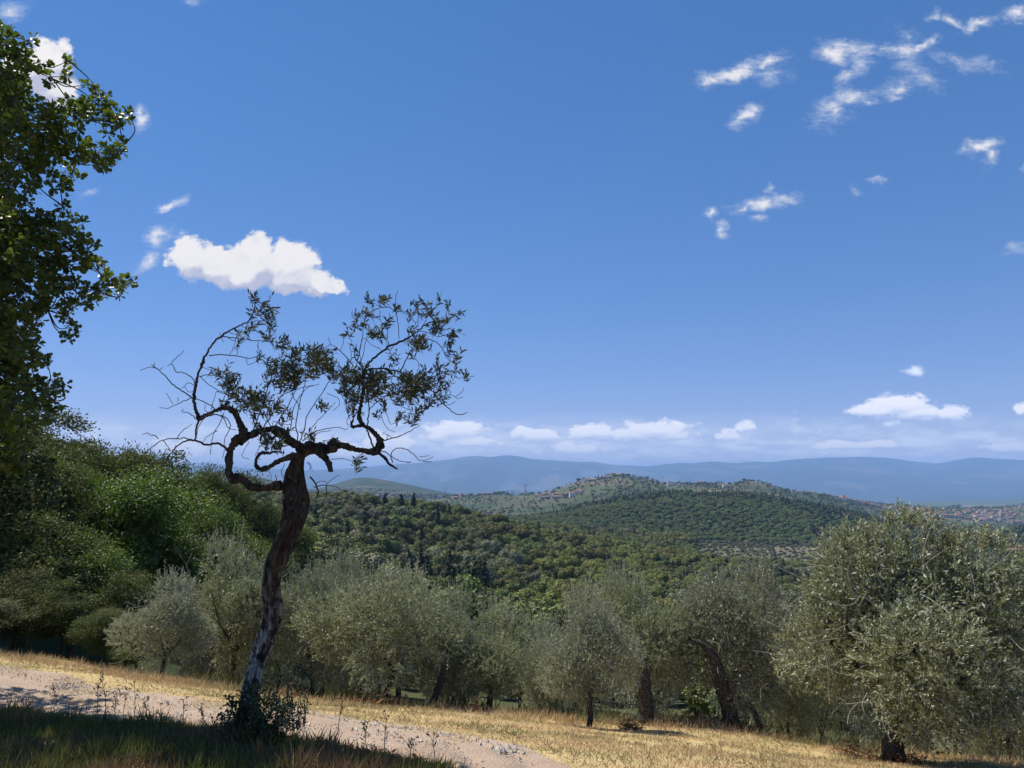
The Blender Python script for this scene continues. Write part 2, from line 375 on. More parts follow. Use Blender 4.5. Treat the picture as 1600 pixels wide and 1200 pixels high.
# ------------------------------------------------------------------ height of the land
# rows: distance Y in metres -> (px, py) of the bare ground seen at that distance
ROWS = [
 (24,  [(-700,850),(-300,915),(0,985),(100,1000),(200,1030),(330,1062),(420,1100),(600,1125),(800,1140),(1000,1160),(1200,1190),(1400,1215),(1600,1235),(2200,1290)]),
 (36,  [(-700,760),(-300,850),(0,940),(200,990),(330,1040),(450,1095),(600,1125),(800,1140),(1000,1150),(1200,1170),(1400,1190),(1600,1200),(2200,1220)]),
 (60,  [(-700,700),(-300,780),(0,875),(200,930),(330,975),(450,1040),(600,1085),(800,1100),(1000,1110),(1400,1120),(2200,1130)]),
 (120, [(-700,690),(-300,740),(0,815),(200,860),(330,890),(450,945),(600,1010),(800,1050),(1000,1065),(1400,1070),(2200,1075)]),
 (220, [(-700,690),(-300,730),(0,790),(200,820),(400,865),(600,930),(800,975),(1000,1005),(1400,1010),(2200,1010)]),
 (320, [(-700,700),(-300,725),(0,775),(200,795),(400,822),(600,862),(700,890),(800,915),(1000,945),(1200,960),(2200,970)]),
 (450, [(-700,705),(-300,730),(0,770),(200,778),(400,786),(500,792),(600,800),(700,815),(780,835),(850,855),(1000,885),(1100,900),(1200,912),(2200,925)]),
 (600, [(-700,740),(0,785),(400,800),(600,815),(800,840),(900,852),(1000,868),(1100,880),(1300,893),(1500,905),(1600,912),(2200,915)]),
 (760, [(-700,760),(0,790),(400,803),(700,822),(800,832),(900,838),(1000,848),(1100,855),(1300,860),(1500,872),(1600,880),(2200,880)]),
 (880, [(-700,760),(0,790),(400,803),(700,818),(800,824),(900,830),(1000,840),(1100,846),(1300,851),(1420,856),(1500,862),(1600,868),(2200,860)]),
 (1100,[(-700,770),(0,795),(400,803),(700,815),(800,816),(870,812),(950,796),(1050,785),(1150,787),(1250,804),(1330,820),(1420,842),(1480,858),(1530,858),(1600,845),(1800,820),(2200,820)]),
 (1300,[(-700,775),(0,795),(400,800),(700,810),(790,813),(850,809),(900,796),(950,785),(1010,775),(1060,771),(1120,772),(1200,780),(1270,793),(1340,808),(1420,834),(1480,850),(1530,846),(1600,826),(1800,800),(2200,800)]),
 (1500,[(-700,780),(0,795),(400,800),(700,808),(800,808),(860,804),(920,794),(1000,784),(1100,781),(1200,788),(1300,803),(1420,830),(1500,850),(1600,840),(2200,820)]),
 (1900,[(-700,785),(0,792),(400,790),(520,792),(600,794),(700,800),(760,802),(820,795),(870,782),(950,768),(1050,766),(1150,766),(1220,773),(1300,790),(1400,822),(1500,832),(1600,828),(2200,820)]),
 (2400,[(-700,780),(0,780),(400,778),(500,775),(600,778),(660,785),(705,779),(760,774),(815,775),(850,770),(880,760),(905,751),(935,745),(965,742),(990,744),(1015,749),(1040,758),(1090,758),(1140,757),(1160,753),(1180,753),(1200,759),(1230,768),(1290,777),(1340,788),(1420,803),(1500,812),(1600,822),(2200,820)]),
 (3200,[(-700,775),(0,776),(400,772),(560,772),(700,778),(850,778),(1000,772),(1150,770),(1250,775),(1300,779),(1340,783),(1400,791),(1450,794),(1500,796),(1550,796),(1580,793),(1600,790),(1700,780),(2200,770)]),
 (4200,[(-700,740),(0,738),(250,740),(330,737),(365,739),(420,749),(470,765),(500,764),(530,754),(555,746),(575,745),(600,749),(640,757),(700,771),(740,776),(1000,785),(1300,790),(1500,795),(2200,780)]),
 (7000,[(-700,790),(0,790),(700,790),(1100,795),(1600,798),(2200,800)]),
 (13000,[(-700,775),(0,775),(500,772),(1000,780),(1200,775),(1350,785),(1500,782),(1600,775),(2200,775)]),
 (20000,[(-700,720),(-200,730),(100,722),(250,728),(320,722),(345,725),(380,731),(430,733),(480,735),(530,733),(570,730),(600,727),(640,724),(680,720),(705,717),(725,713),(745,712),(765,714),(790,711),(808,712),(830,717),(850,718),(880,720),(905,721),(930,721),(960,726),(985,727),(1010,729),(1035,726),(1060,723),(1085,724),(1110,721),(1130,722),(1150,724),(1180,721),(1200,722),(1240,718),(1280,715),(1340,714),(1385,715),(1420,720),(1440,722),(1465,724),(1490,720),(1520,714),(1545,715),(1570,717),(1600,718),(1700,722),(1800,715),(2200,720)]),
 (24000,[(-700,745),(2200,745)]),
 (34000,[(-700,756),(2200,756)]),
]
ROW_Y = np.array([r[0] for r in ROWS], dtype=float)
UG = np.linspace(-1.75, 1.75, 1401)
ROW_V = []
for Yk, pts in ROWS:
    uu, vv = zip(*[ray(a, b) for a, b in pts])
    ROW_V.append(np.interp(UG, uu, vv))
ROW_V = np.array(ROW_V)
K = 2.2
def _smooth(a, w):
    k = np.hanning(w * 2 + 1); k /= k.sum()
    return np.array([np.convolve(np.pad(r, w, mode='edge'), k, mode='valid') for r in a])
for i, Yk in enumerate(ROW_Y):
    w = 22 if Yk < 700 else 9 if Yk < 1600 else 5 if Yk < 5000 else 1
    ROW_V[i] = _smooth(ROW_V[i:i + 1], w)[0]

def far_z(x, Y):
    u = np.clip(x / Y, -1.74, 1.74)
    iu = (u - UG[0]) / (UG[1] - UG[0]); i0 = np.clip(iu.astype(int), 0, len(UG) - 2); fu = iu - i0
    k = np.clip(np.searchsorted(ROW_Y, Y) - 1, 0, len(ROW_Y) - 2)
    t = np.clip((Y - ROW_Y[k]) / (ROW_Y[k + 1] - ROW_Y[k]), 0, 1)
    def rowz(k): return (ROW_V[k, i0] * (1 - fu) + ROW_V[k, i0 + 1] * fu) * ROW_Y[k]
    ts = t * .6 + .4 * t * t * (3 - 2 * t)
    return rowz(k) * (1 - ts) + rowz(k + 1) * ts

# near ground: thin-plate surface through measured points
CTRL = [(390,1150,6.5),(450,1150,7.0),(850,1200,6.6),(0,1115,9),(0,1200,6.1),(200,1200,5.7),(200,1132,7.8),
 (60,1042,12.3),(340,1100,10.3),(640,1135,9.8),(900,1165,9.2),(1250,1202,8.6),
 (0,1012,16),(100,1033,15),(200,1063,13.8),(320,1078,13.8),(450,1090,14.2),(600,1103,14.3),(780,1116,14.6),(920,1143,14),(1000,1133,16.3),(1130,1133,16.5),(1250,1162,16),(1390,1188,13),(1560,1195,14.5)]
C3 = [tuple(P(*c)) for c in CTRL] + [(0,0,-1.62),(-6,0,-1.45),(6,0,-2.0),(0,-9,-1.5),(-12,4,-1.3),(13,4,-3.0),(16,10,-4.6),(-9,-9,-1.3),(9,-9,-1.9),(0,3.5,-1.8),(-3,3.5,-1.72),(3,3.5,-1.95)]
for u_ in (-1.2, -.9, -.6, -.4, -.25, -.1, .05, .2, .35, .5, .7, 1.0):
    C3.append((u_ * 24, 24, float(far_z(np.array([u_ * 24.0]), np.array([24.0]))[0])))
C3 = np.array(C3)
def _tps(d2): return .5 * d2 * np.log(d2 + 1e-9)
_n = len(C3)
_A = np.zeros((_n + 3, _n + 3)); _d2 = ((C3[:, None, :2] - C3[None, :, :2]) ** 2).sum(-1)
_A[:_n, :_n] = _tps(_d2) + np.eye(_n) * .6
_A[:_n, _n] = 1; _A[:_n, _n + 1:] = C3[:, :2]; _A[_n, :_n] = 1; _A[_n + 1:, :_n] = C3[:, :2].T
_w = np.linalg.solve(_A, np.concatenate([C3[:, 2], np.zeros(3)]))
def near_z(x, Y):
    sh = np.shape(x); x = np.ravel(x); Y = np.ravel(Y)
    xc = np.clip(x, -22, 20); Yc = np.clip(Y, -12, 26)
    d2 = (xc[:, None] - C3[None, :, 0]) ** 2 + (Yc[:, None] - C3[None, :, 1]) ** 2
    z = _tps(d2) @ _w[:_n] + _w[_n] + xc * _w[_n + 1] + Yc * _w[_n + 2]
    return z.reshape(sh)

def vnoise(x, y, seed=0):
    """cheap smooth value noise, vectorised"""
    x = np.asarray(x, dtype=float); y = np.asarray(y, dtype=float)
    xi = np.floor(x).astype(np.int64); yi = np.floor(y).astype(np.int64); fx = x - xi; fy = y - yi
    fx = fx * fx * (3 - 2 * fx); fy = fy * fy * (3 - 2 * fy)
    def h(a, b):
        v = (a * 374761393 + b * 668265263 + seed * 982451653) & 0x7fffffff
        v = ((v ^ (v >> 13)) * 1274126177) & 0x7fffffff
        return ((v ^ (v >> 16)) & 0xffff) / 65535.0
    return (h(xi, yi) * (1 - fx) + h(xi + 1, yi) * fx) * (1 - fy) + (h(xi, yi + 1) * (1 - fx) + h(xi + 1, yi + 1) * fx) * fy
def fbm(x, y, seed=0, oct=4):
    s = 0; a = .5
    for i in range(oct):
        s = s + a * (vnoise(x * 2 ** i, y * 2 ** i, seed + i) - .5); a *= .5
    return s

def land_z(x, Y):
    x = np.asarray(x, dtype=float); Y = np.asarray(Y, dtype=float)
    sh = x.shape; x = np.atleast_1d(x).ravel(); Y = np.atleast_1d(Y).ravel()
    # directions beside and behind the camera reuse the profile of the frame's edge
    az = np.arctan2(x, Y); r = np.hypot(x, Y)
    lim = R(58)
    t = np.where(np.abs(az) <= lim, az, np.sign(az) * lim * (math.pi - np.abs(az)) / (math.pi - lim))
    Yq = np.where(np.abs(az) <= lim, Y, r * math.cos(lim)); xq = np.tan(t) * Yq
    zf = far_z(xq, np.maximum(Yq, 24.0))
    w = np.clip((r - 18.0) / 9.0, 0, 1); w = w * w * (3 - 2 * w)
    z = zf.copy()
    nm = w < 1
    if nm.any(): z[nm] = near_z(x[nm], Y[nm]) * (1 - w[nm]) + zf[nm] * w[nm]
    amp = np.interp(r, [0, 6, 20, 60, 300, 1200, 5000, 13000, 20000, 34000], [.0, .015, .06, .5, 2.2, 4, 14, 90, 60, 60])
    sc = np.interp(r, [0, 20, 60, 300, 1200, 5000, 13000, 34000], [1.2, 1.5, 6, 30, 80, 350, 1400, 2600])
    amp = np.minimum(amp, np.interp(r, [0, 16000, 18500, 21500, 34000], [1e9, 1e9, 30, 30, 100]))
    # noise cell size goes by distance band to stay continuous: sum of fixed-size bands
    nz = np.zeros_like(z)
    for (cs, r0, r1, a) in ((.7, 0, 26, .03), (3, 8, 90, .16), (18, 35, 500, 1.4), (70, 160, 1600, 3.2), (260, 900, 5000, 9), (1100, 5000, 17500, 150), (2600, 8000, 30000, 60), (500, 9000, 18500, 50), (700, 15000, 26000, 22), (300, 15000, 26000, 9)):
        g = np.clip((r - r0) / (r0 * .6 + 2), 0, 1) * np.clip((r1 - r) / (r1 * .25), 0, 1)
        g = g * (1 if cs != 2600 else np.clip(np.abs(r - 20000) / 4000, .12, 1))
        nz += a * g * fbm(x / cs, Y / cs, int(cs * 10), 3) * 2
    # erosion ribs on the mountains' near flank
    g = np.clip((r - 12500) / 3000, 0, 1) * np.clip((19600 - r) / 2500, 0, 1)
    nz += g * 420 * (np.abs(fbm(x / 1500 + .3 * fbm(x / 700, Y / 700, 5, 2), Y / 5200, 77, 4)) * -2 + .3)
    return (z + nz).reshape(sh)
def gz(x, Y): return float(land_z(np.array([x]), np.array([Y]))[0])
def on_ground(px, Y, py=1000):
    x = ray(px, py)[0] * Y
    return Vector((x, Y, gz(x, Y)))
def to_px(x, Y, z):
    yc = Y * CP + z * SP; zc = -Y * SP + z * CP
    return 800 + FOC * x / yc, 600 - FOC * zc / yc

# track across the slope: near and far edge as points on the ground (x, Y)
def gpt(px, py):
    """point of the ground seen at a pixel (march)"""
    u, v = ray(px, py); Ys = np.linspace(3.5, 40, 1500)
    z = land_z(u * Ys, Ys); d = z - v * Ys
    i = int(np.argmax(d > 0)) if (d > 0).any() else len(Ys) - 1
    return np.array([u * Ys[i], Ys[i]])
TR_NEAR = np.array([gpt(*p) for p in [(-40,1112),(60,1117),(150,1128),(260,1134),(380,1144),(480,1158),(560,1173),(640,1188),(700,1200)]])
TR_FAR = np.array([gpt(*p) for p in [(-40,1035),(60,1050),(160,1074),(260,1090),(350,1102),(470,1114),(572,1132),(650,1143),(740,1157),(800,1170),(860,1188),(895,1200)]])
TR_NEAR = np.vstack([TR_NEAR[0] + (TR_NEAR[0] - TR_NEAR[2]) * 3, TR_NEAR, TR_NEAR[-1] + np.array([[.25, -.9], [.5, -2], [.8, -4]])])
TR_FAR = np.vstack([TR_FAR[0] + (TR_FAR[0] - TR_FAR[2]) * 1.2, TR_FAR, TR_FAR[-1] + np.array([[.35, -1.0], [.7, -2.3], [1.0, -4.2]])])
_o = np.argsort(TR_NEAR[:, 0]); TR_NEAR = TR_NEAR[_o]; _o = np.argsort(TR_FAR[:, 0]); TR_FAR = TR_FAR[_o]
def track_near(x): return np.interp(x, TR_NEAR[:, 0], TR_NEAR[:, 1])
def track_far(x): return np.interp(x, TR_FAR[:, 0], TR_FAR[:, 1])
#print("TR_NEAR", TR_NEAR.round(2).tolist()); print("TR_FAR", TR_FAR.round(2).tolist())

# ------------------------------------------------------------------ terrain mesh: one polar sheet from the camera's feet to past the mountains
azs = np.unique(np.concatenate([np.arange(-180, -44, 4.0), np.arange(-44, 44.01, .22), np.arange(44, 180.1, 4.0)]))
rs = np.concatenate([[0.0, .8, 1.6, 2.4, 3.0, 3.5], np.geomspace(4.0, 34000, 560)])
AA, RR = np.meshgrid(R(1) * azs, rs)
TX = np.sin(AA) * RR; TY = np.cos(AA) * RR
TZ = land_z(TX, TY)
nr, na = TX.shape
tV = np.stack([TX, TY, TZ], -1).reshape(-1, 3)
ii = np.arange(nr - 1)[:, None] * na; jj = np.arange(na - 1)[None, :]
tF = np.stack([ii + jj, ii + jj + 1, ii + na + jj + 1, ii + na + jj], -1).reshape(-1, 4)
tF = tF[:, ::-1]

# kinds of land, as a colour per point: forest floor, straw, olive terraces, meadow, far patchwork
def zone_colour(x, Y):
    u = x / np.maximum(Y, 1e-3)
    px = 800 + u * (FOC * CP + 20)
    n1 = fbm(x / 60, Y / 60, 11, 4); n2 = fbm(x / 220, Y / 220, 23, 3); n3 = fbm(x / 900, Y / 900, 5, 4)
    c = np.zeros(x.shape + (3,))
    def put(mask, col): 
        for k in range(3): c[..., k] = np.where(mask, col[k] if np.isscalar(col[k]) else col[k], c[..., k])
    put(np.ones_like(x, bool), (.035, .045, .018))
    put((Y < 75) & (px > 300), (.075, .08, .035)); put(Y < 21, (.40, .29, .12))
    terr = (Y > 585) & (Y < 835) & (px > 1085 + 30 * n1) & (px < 1560)
    put(terr, (.17, .155, .095)); put(terr & (n1 > .0), (.115, .12, .065)); put(terr & (n2 > .14), (.24, .19, .13)); 
    put((Y > 560) & (Y < 980) & (px >= 1530), (.11, .15, .05))
    far = (Y > 1480) & (Y < 6000)
    f1 = vnoise(x / 120 + 3 * n2, Y / 260, 9); f2 = vnoise(x / 75, Y / 140 + 2 * n2, 19)
    put(far, (.078, .082, .045)); put(far & (f1 > .62), (.135, .12, .075)); put(far & (px > 1290) & (f1 < .62), (.095, .088, .058)); put(far & (f2 > .60), (.07, .095, .04)); put(far & (f1 < .28), (.045, .068, .028))
    put((Y > 3600) & (Y < 5200), (.032, .05, .026)); put((Y > 3600) & (Y < 5200) & (vnoise(x / 45, Y / 60, 3) > .66), (.06, .07, .04))
    put(Y > 5200, (.07, .10, .055)); put((Y > 5200) & (n3 > .13), (.16, .16, .10)); put((Y > 9000) , (.035, .055, .04))
    put((Y > 14000) & (n3 > .10), (.11, .11, .085))
    return c
tc_ = zone_colour(TX, TY).reshape(-1, 3)
GM, T, b, out = material("ground", .95, .1)
at = T.n("ShaderNodeAttribute", attribute_name="land")
tcn = T.n("ShaderNodeTexCoord")
nb1 = T.noise(tcn.outputs["Object"], 1.3, 6, .65); nb2 = T.noise(tcn.outputs["Object"], 14, 5, .7); nb3 = T.noise(tcn.outputs["Object"], .12, 5, .6)
sepg = T.n("ShaderNodeSeparateXYZ"); T.l(tcn.outputs["Object"], sepg.inputs[0])
nearmask = T.mr(sepg.outputs[1], 23, 19)
straw = T.mix(T.mr(nb1, .36, .62), (.50, .37, .18), (.38, .28, .13))
straw = T.mix(T.mr(nb2, .40, .68), straw, (.50, .38, .19))
straw = T.mix(T.m('MULTIPLY', T.mr(T.noise(tcn.outputs["Object"], .55, 4, .6), .50, .66), .6), straw, (.15, .16, .055))
c0 = T.mix(T.mr(nb3, .3, .7, .0, .45), at.outputs["Color"], T.mix(.5, at.outputs["Color"], (.05, .07, .03)))
T.l(T.mix(nearmask, c0, straw), b.inputs["Base Color"])
bp = T.n("ShaderNodeBump"); bp.inputs["Strength"].default_value = .9; bp.inputs["Distance"].default_value = .03
T.l(T.m('ADD', nb1, T.m('MULTIPLY', nb2, .6)), bp.inputs["Height"]); T.l(bp.outputs[0], b.inputs["Normal"])
gme = make_mesh("ground", tV, tF, (GM,), smooth=True)
ca = gme.color_attributes.new("land", 'FLOAT_COLOR', 'POINT')
ca.data.foreach_set("color", np.concatenate([tc_, np.ones((len(tc_), 1))], 1).astype(np.float32).ravel())
ground = link("ground", gme); tag(ground, kind="structure")

# track: a strip of pale gravelly earth with ragged edges, a few mm over the ground
xs = np.arange(-16, 1.7, .05); nt = 46
yn = track_near(xs) + .22 * fbm(xs / .6, xs * 0, 3, 4) * 2; yf = track_far(xs) + .35 * fbm(xs / .7, xs * 0 + 7, 4, 4) * 2
tt = np.linspace(0, 1, nt)[None, :]
trY = yn[:, None] * (1 - tt) + yf[:, None] * tt; trX = np.broadcast_to(xs[:, None], trY.shape)
edge = np.minimum(tt, 1 - tt)
ruts = -.035 * np.exp(-((tt - .27) / .09) ** 2) - .035 * np.exp(-((tt - .70) / .09) ** 2) + .015 * np.exp(-((tt - .48) / .1) ** 2)
trZ = land_z(trX, trY) + .012 + np.clip(edge * 12, 0, 1) * .05 + ruts * .8 + .012 * fbm(trX / .25, trY / .25, 8, 3) * np.clip(edge * 12, 0, 1)
trV = np.stack([trX, trY, trZ], -1).reshape(-1, 3)
ii = np.arange(len(xs) - 1)[:, None] * nt; jj = np.arange(nt - 1)[None, :]
trF = np.stack([ii + jj, ii + nt + jj, ii + nt + jj + 1, ii + jj + 1], -1).reshape(-1, 4)
TM, T, b, out = material("track_earth", .95, .15)
tcn = T.n("ShaderNodeTexCoord")
a1 = T.noise(tcn.outputs["Object"], 1.1, 5, .6); a2 = T.noise(tcn.outputs["Object"], 22, 6, .75); a3 = T.noise(tcn.outputs["Object"], 5, 4, .6)
c = T.mix(T.mr(a1, .35, .65), (.38, .275, .20), (.46, .35, .265))
c = T.mix(T.mr(a2, .48, .72), c, (.47, .39, .31))
c = T.mix(T.m('MULTIPLY', T.mr(a3, .56, .70), .55), c, (.30, .22, .12))
vo = T.n("ShaderNodeTexVoronoi"); T.l(tcn.outputs["Object"], vo.inputs["Vector"]); vo.inputs["Scale"].default_value = 38
c = T.mix(T.m('MULTIPLY', T.mr(vo.outputs["Distance"], .3, .12), T.mr(a3, .45, .6)), c, (.52, .45, .38))
T.l(c, b.inputs["Base Color"])
bp = T.n("ShaderNodeBump"); bp.inputs["Strength"].default_value = 1; bp.inputs["Distance"].default_value = .02
T.l(T.m('ADD', a2, T.m('MULTIPLY', vo.outputs["Distance"], -.5)), bp.inputs["Height"]); T.l(bp.outputs[0], b.inputs["Normal"])
track = link("dirt_track", make_mesh("dirt_track", trV, trF, (TM,), smooth=True)); tag(track, kind="structure")

# ------------------------------------------------------------------ haze
HM = bpy.data.materials.new("haze"); HM.use_nodes = True
T = NT(HM.node_tree); ho = T.n("ShaderNodeOutputMaterial"); pv = T.n("ShaderNodeVolumePrincipled")
HAZE = 7.4e-5
pv.inputs["Color"].default_value = (.33, .545, .96, 1); pv.inputs["Density"].default_value = HAZE; pv.inputs["Anisotropy"].default_value = 0.0
T.l(pv.outputs[0], ho.inputs["Volume"])
zmax = float(tV[:, 2].max()) + 40; zmin = float(tV[:, 2].min()) - 1
h = 35500.0
hv = np.array([(x, y, z) for z in (zmin, zmax) for y in (-h, h) for x in (-h, h)])
hf = np.array([(0, 2, 3, 1), (4, 5, 7, 6), (0, 1, 5, 4), (2, 6, 7, 3), (0, 4, 6, 2), (1, 3, 7, 5)])
haze = link("haze", make_mesh("haze", hv, hf, (HM,))); tag(haze, "thin blue summer haze filling the wide valley", None, kind="stuff")

# ------------------------------------------------------------------ the bare, twisted old olive by the track
OY = 6.6                                   # its distance
ox, oz0 = ray(390, 1150)
OB = Vector((ray(390, 1150)[0] * OY, OY, gz(ray(390, 1150)[0] * OY, OY)))
dzt = 0.0
def Q(px, py, dy=0.0):
    p = P(px, py, OY + dy); return np.array([p.x, p.y, p.z]) - np.array(OB)
S_PX = OY / FOC                            # metres per photo pixel there
olive = bpy.data.objects.new("old_olive_tree", None); COL.objects.link(olive); olive.location = OB
tag(olive, "half-dead old olive tree with a twisted bare trunk beside the dirt track", "olive tree")
# trunk: (px, py, width px)
TR = [(392,1172,66),(391,1150,58),(390,1128,46),(390,1097,33),(394,1067,31),(403,1034,34),(414.5,1001,39),(422,972,38),(427,951,40),(424,930,38),(425,905,34),
      (433,876,40),(446,847,45),(457.5,817,49),(461,795,52),(461,784,53),(460,765,50),(459,750,45),(460,737,38),(463,724,30),(469,711,24),(475,699,20)]
tp = spline([list(Q(a, b, .05 * math.sin(b / 37.0))) + [w * S_PX * .5 * (.74 if b < 1120 else .9)] for a, b, w in TR], 14)
seg = 120
Vt = []
for i, row in enumerate(tp):
    c, r0 = row[:3], row[3]
    th = np.linspace(0, 2 * math.pi, seg, endpoint=False)
    hgt = c[2]
    tw = th + hgt * 1.9
    flute = .10 * np.sin(3 * tw + 1.0) + .07 * np.sin(5 * tw - hgt * 2) + .05 * np.sin(9 * tw + 2 * math.sin(hgt * 6))
    vv = np.array([mnoise.fractal(Vector((math.cos(t) * 1.6 + 3 * math.sin(hgt), math.sin(t) * 1.6, hgt * 3.1)), 0.8, 2.1, 4) for t in th])
    rg = np.array([abs(mnoise.noise(Vector((math.cos(t + hgt * .5) * 6.5, math.sin(t + hgt * .5) * 6.5, hgt * 5.0)))) for t in th])
    r = r0 * (1 + flute * .75 + .16 * vv - .34 * np.clip(.35 - rg, 0, 1))
    # long hollow on the side turned to the camera, right of centre
    hol = np.exp(-(((th - math.radians(-58) + math.pi) % (2 * math.pi) - math.pi) / .42) ** 2) * math.exp(-((hgt - 1.42) / .34) ** 2)
    r = r * (1 - .42 * hol)
    Vt.append(np.stack([c[0] + r * np.cos(th), c[1] + r * np.sin(th), np.full(seg, c[2]) + .0 * th], -1))
Vt = np.concatenate(Vt); nT = len(tp)
i_ = np.arange(nT - 1)[:, None] * seg; j_ = np.arange(seg)[None, :]; j2 = (j_ + 1) % seg
Ft = np.stack([i_ + j_, i_ + j2, i_ + seg + j2, i_ + seg + j_], -1).reshape(-1, 4)
fc = Vt[Ft].mean(1)
thf = np.tile(np.arange(seg) / seg * 2 * math.pi, nT - 1)
holf = np.exp(-(((thf - math.radians(-58) + math.pi) % (2 * math.pi) - math.pi) / .46) ** 2) * np.exp(-((fc[:, 2] - 1.42) / .38) ** 2)
BM, T, b, out = material("olive_bark", .95, .12)
at = T.n("ShaderNodeAttribute", attribute_name="hollow"); tcn = T.n("ShaderNodeTexCoord")
mp = T.n("ShaderNodeMapping"); T.l(tcn.outputs["Object"], mp.inputs[0]); mp.inputs["Scale"].default_value = (1, 1, .32)
n1 = T.noise(mp.outputs[0], 26, 8, .7, .6); n2 = T.noise(tcn.outputs["Object"], 11, 5, .6); n3 = T.noise(mp.outputs[0], 70, 5, .7)
sz = T.n("ShaderNodeSeparateXYZ"); T.l(tcn.outputs["Object"], sz.inputs[0])
low = T.mr(sz.outputs[2], 1.65, .55)
dk = T.mix(T.mr(n1, .36, .62), (.013, .0115, .0105), (.058, .050, .045))  # dark bark; shade on the upper trunk is put into this tone
pl = T.mix(T.mr(n1, .44, .56), (.035, .03, .026), (.40, .385, .345))
c = T.mix(T.m('MULTIPLY', low, T.mr(n2, .32, .55)), dk, pl)
c = T.mix(T.m('MULTIPLY', T.mr(n2, .60, .70), .5), c, (.20, .21, .15))
c = T.mix(T.m('MULTIPLY', at.outputs["Fac"], .45), c, T.mix(T.mr(n3, .4, .6), (.035, .016, .011), (.13, .062, .038)))
T.l(c, b.inputs["Base Color"])
bp = T.n("ShaderNodeBump"); bp.inputs["Strength"].default_value = 1; bp.inputs["Distance"].default_value = .022
T.l(T.m('ADD', n1, T.m('MULTIPLY', n3, .4)), bp.inputs["Height"]); T.l(bp.outputs[0], b.inputs["Normal"])
M["olive_bark"] = BM
tm = make_mesh("trunk", Vt, Ft, (BM,), True, {"hollow": holf})
link("trunk", tm, olive)

# limbs and boughs: lists of (px, py) with start / end width in px and depth drift in metres
def limb(pts, w0, w1, dy0=0.0, dy1=0.0, name="branch", sub=6, bump=.06, seg=10, keep=True, parent=olive, wob=.0):
    n = len(pts)
    rows = []
    for k, p in enumerate(pts):
        t = k / max(1, n - 1)
        w = p[2] if len(p) > 2 else w0 * (1 - t) ** .9 + w1 * (1 - (1 - t) ** .9)
        rows.append(list(Q(p[0], p[1], dy0 + (dy1 - dy0) * t + wob * math.sin(k * 2.1))) + [max(.8, w) * S_PX * .5 * .80])
    sp = spline(rows, sub)
    return sp
LIMBS = []      # heavy ones: own parts
LIMBS.append(limb([(440,758,17),(425,760,15),(407,762,14),(391,761,15),(385,752,15),(374,747,15),(363,748,17),(358,737,15),(358,718,15),(361,702,15),(370,688,16),(380,680,17),(377,664,11),(370,650,10),(364,641,10),(350,637,9),(334,643,8),(320,650,7),(311,655,7)],17,7,-.04,-.12))
LIMBS.append(limb([(478,708,20),(465,697,20),(452,688,18),(440,678,16),(427,671,14),(412,672,13),(397,677,15),(384,684,17),(374,692,16)],20,16,.05,-.10))
LIMBS.append(limb([(466,712,14),(450,715,12),(432,723,11),(418,731,11),(407,733,9),(401,727,7),(401,716,6.5),(406,709,6),(413,707,5),(421,708,4),(427,706,3),(433,709,2)],14,4,-.1,-.25))
LIMBS.append(limb([(472,704,26),(488,700,25),(500,702,24),(511,703,22),(520,697,22),(538,697,13),(556,702,12),(572,705,13),(585,705,16),(593,697,16),(594,689,15),(587,679,11),(578,670,9),(567,663,8),(561,652,8),(562,640,7),(566,620,6),(567,600,5),(569,580,5),(576,567,4),(590,555,4),(610,541,4),(637,528,3.4),(653,517,3),(671,504,2.6),(695,500,2)],26,2,.05,.15))
LIMBS.append(limb([(497,704,16),(505,711,13),(511,719,11),(515,728,10),(517,737,9)],16,9,-.05,-.12))
LIMBS.append(limb([(518,706,18),(520,697,22),(521,690,14),(522,686,7)],18,7,.02,.0))
LIMBS.append(limb([(567,664,8),(558,666,7),(551,667,5),(549,661,4),(553,655,3)],8,3,.1,.05))
LIMBS.append(limb([(586,704,9),(594,709,6),(603,717,6),(609,726,5),(621,733,3)],9,3,.1,0))
LIMBS.append(limb([(311,655,7),(305,640,6),(303,622,5.5),(305,605,5),(309,587,5),(314,572,4.5),(320,558,4),(331,539,3.5),(347,524,3.5),(368,512,3),(386,503,2.5),(396,488,2),(400,470,1.6)],7,2,-.12,-.3))
for k, sp in enumerate(LIMBS):
    m_ = len(sp); sp[1:-1, :3] += rng.normal(size=(m_ - 2, 3)) * .0035; kn = 1 + .16 * np.interp(np.arange(m_), np.arange(0, m_ + 4, 4), rng.normal(size=len(np.arange(0, m_ + 4, 4))))
    V, F = tube(sp[:, :3], sp[:, 3] * np.clip(kn, .75, 1.4), 14, .10)
    me = make_mesh("branch", V, F, (BM,), True, {"hollow": np.zeros(len(F))})
    link("branch", me, olive)
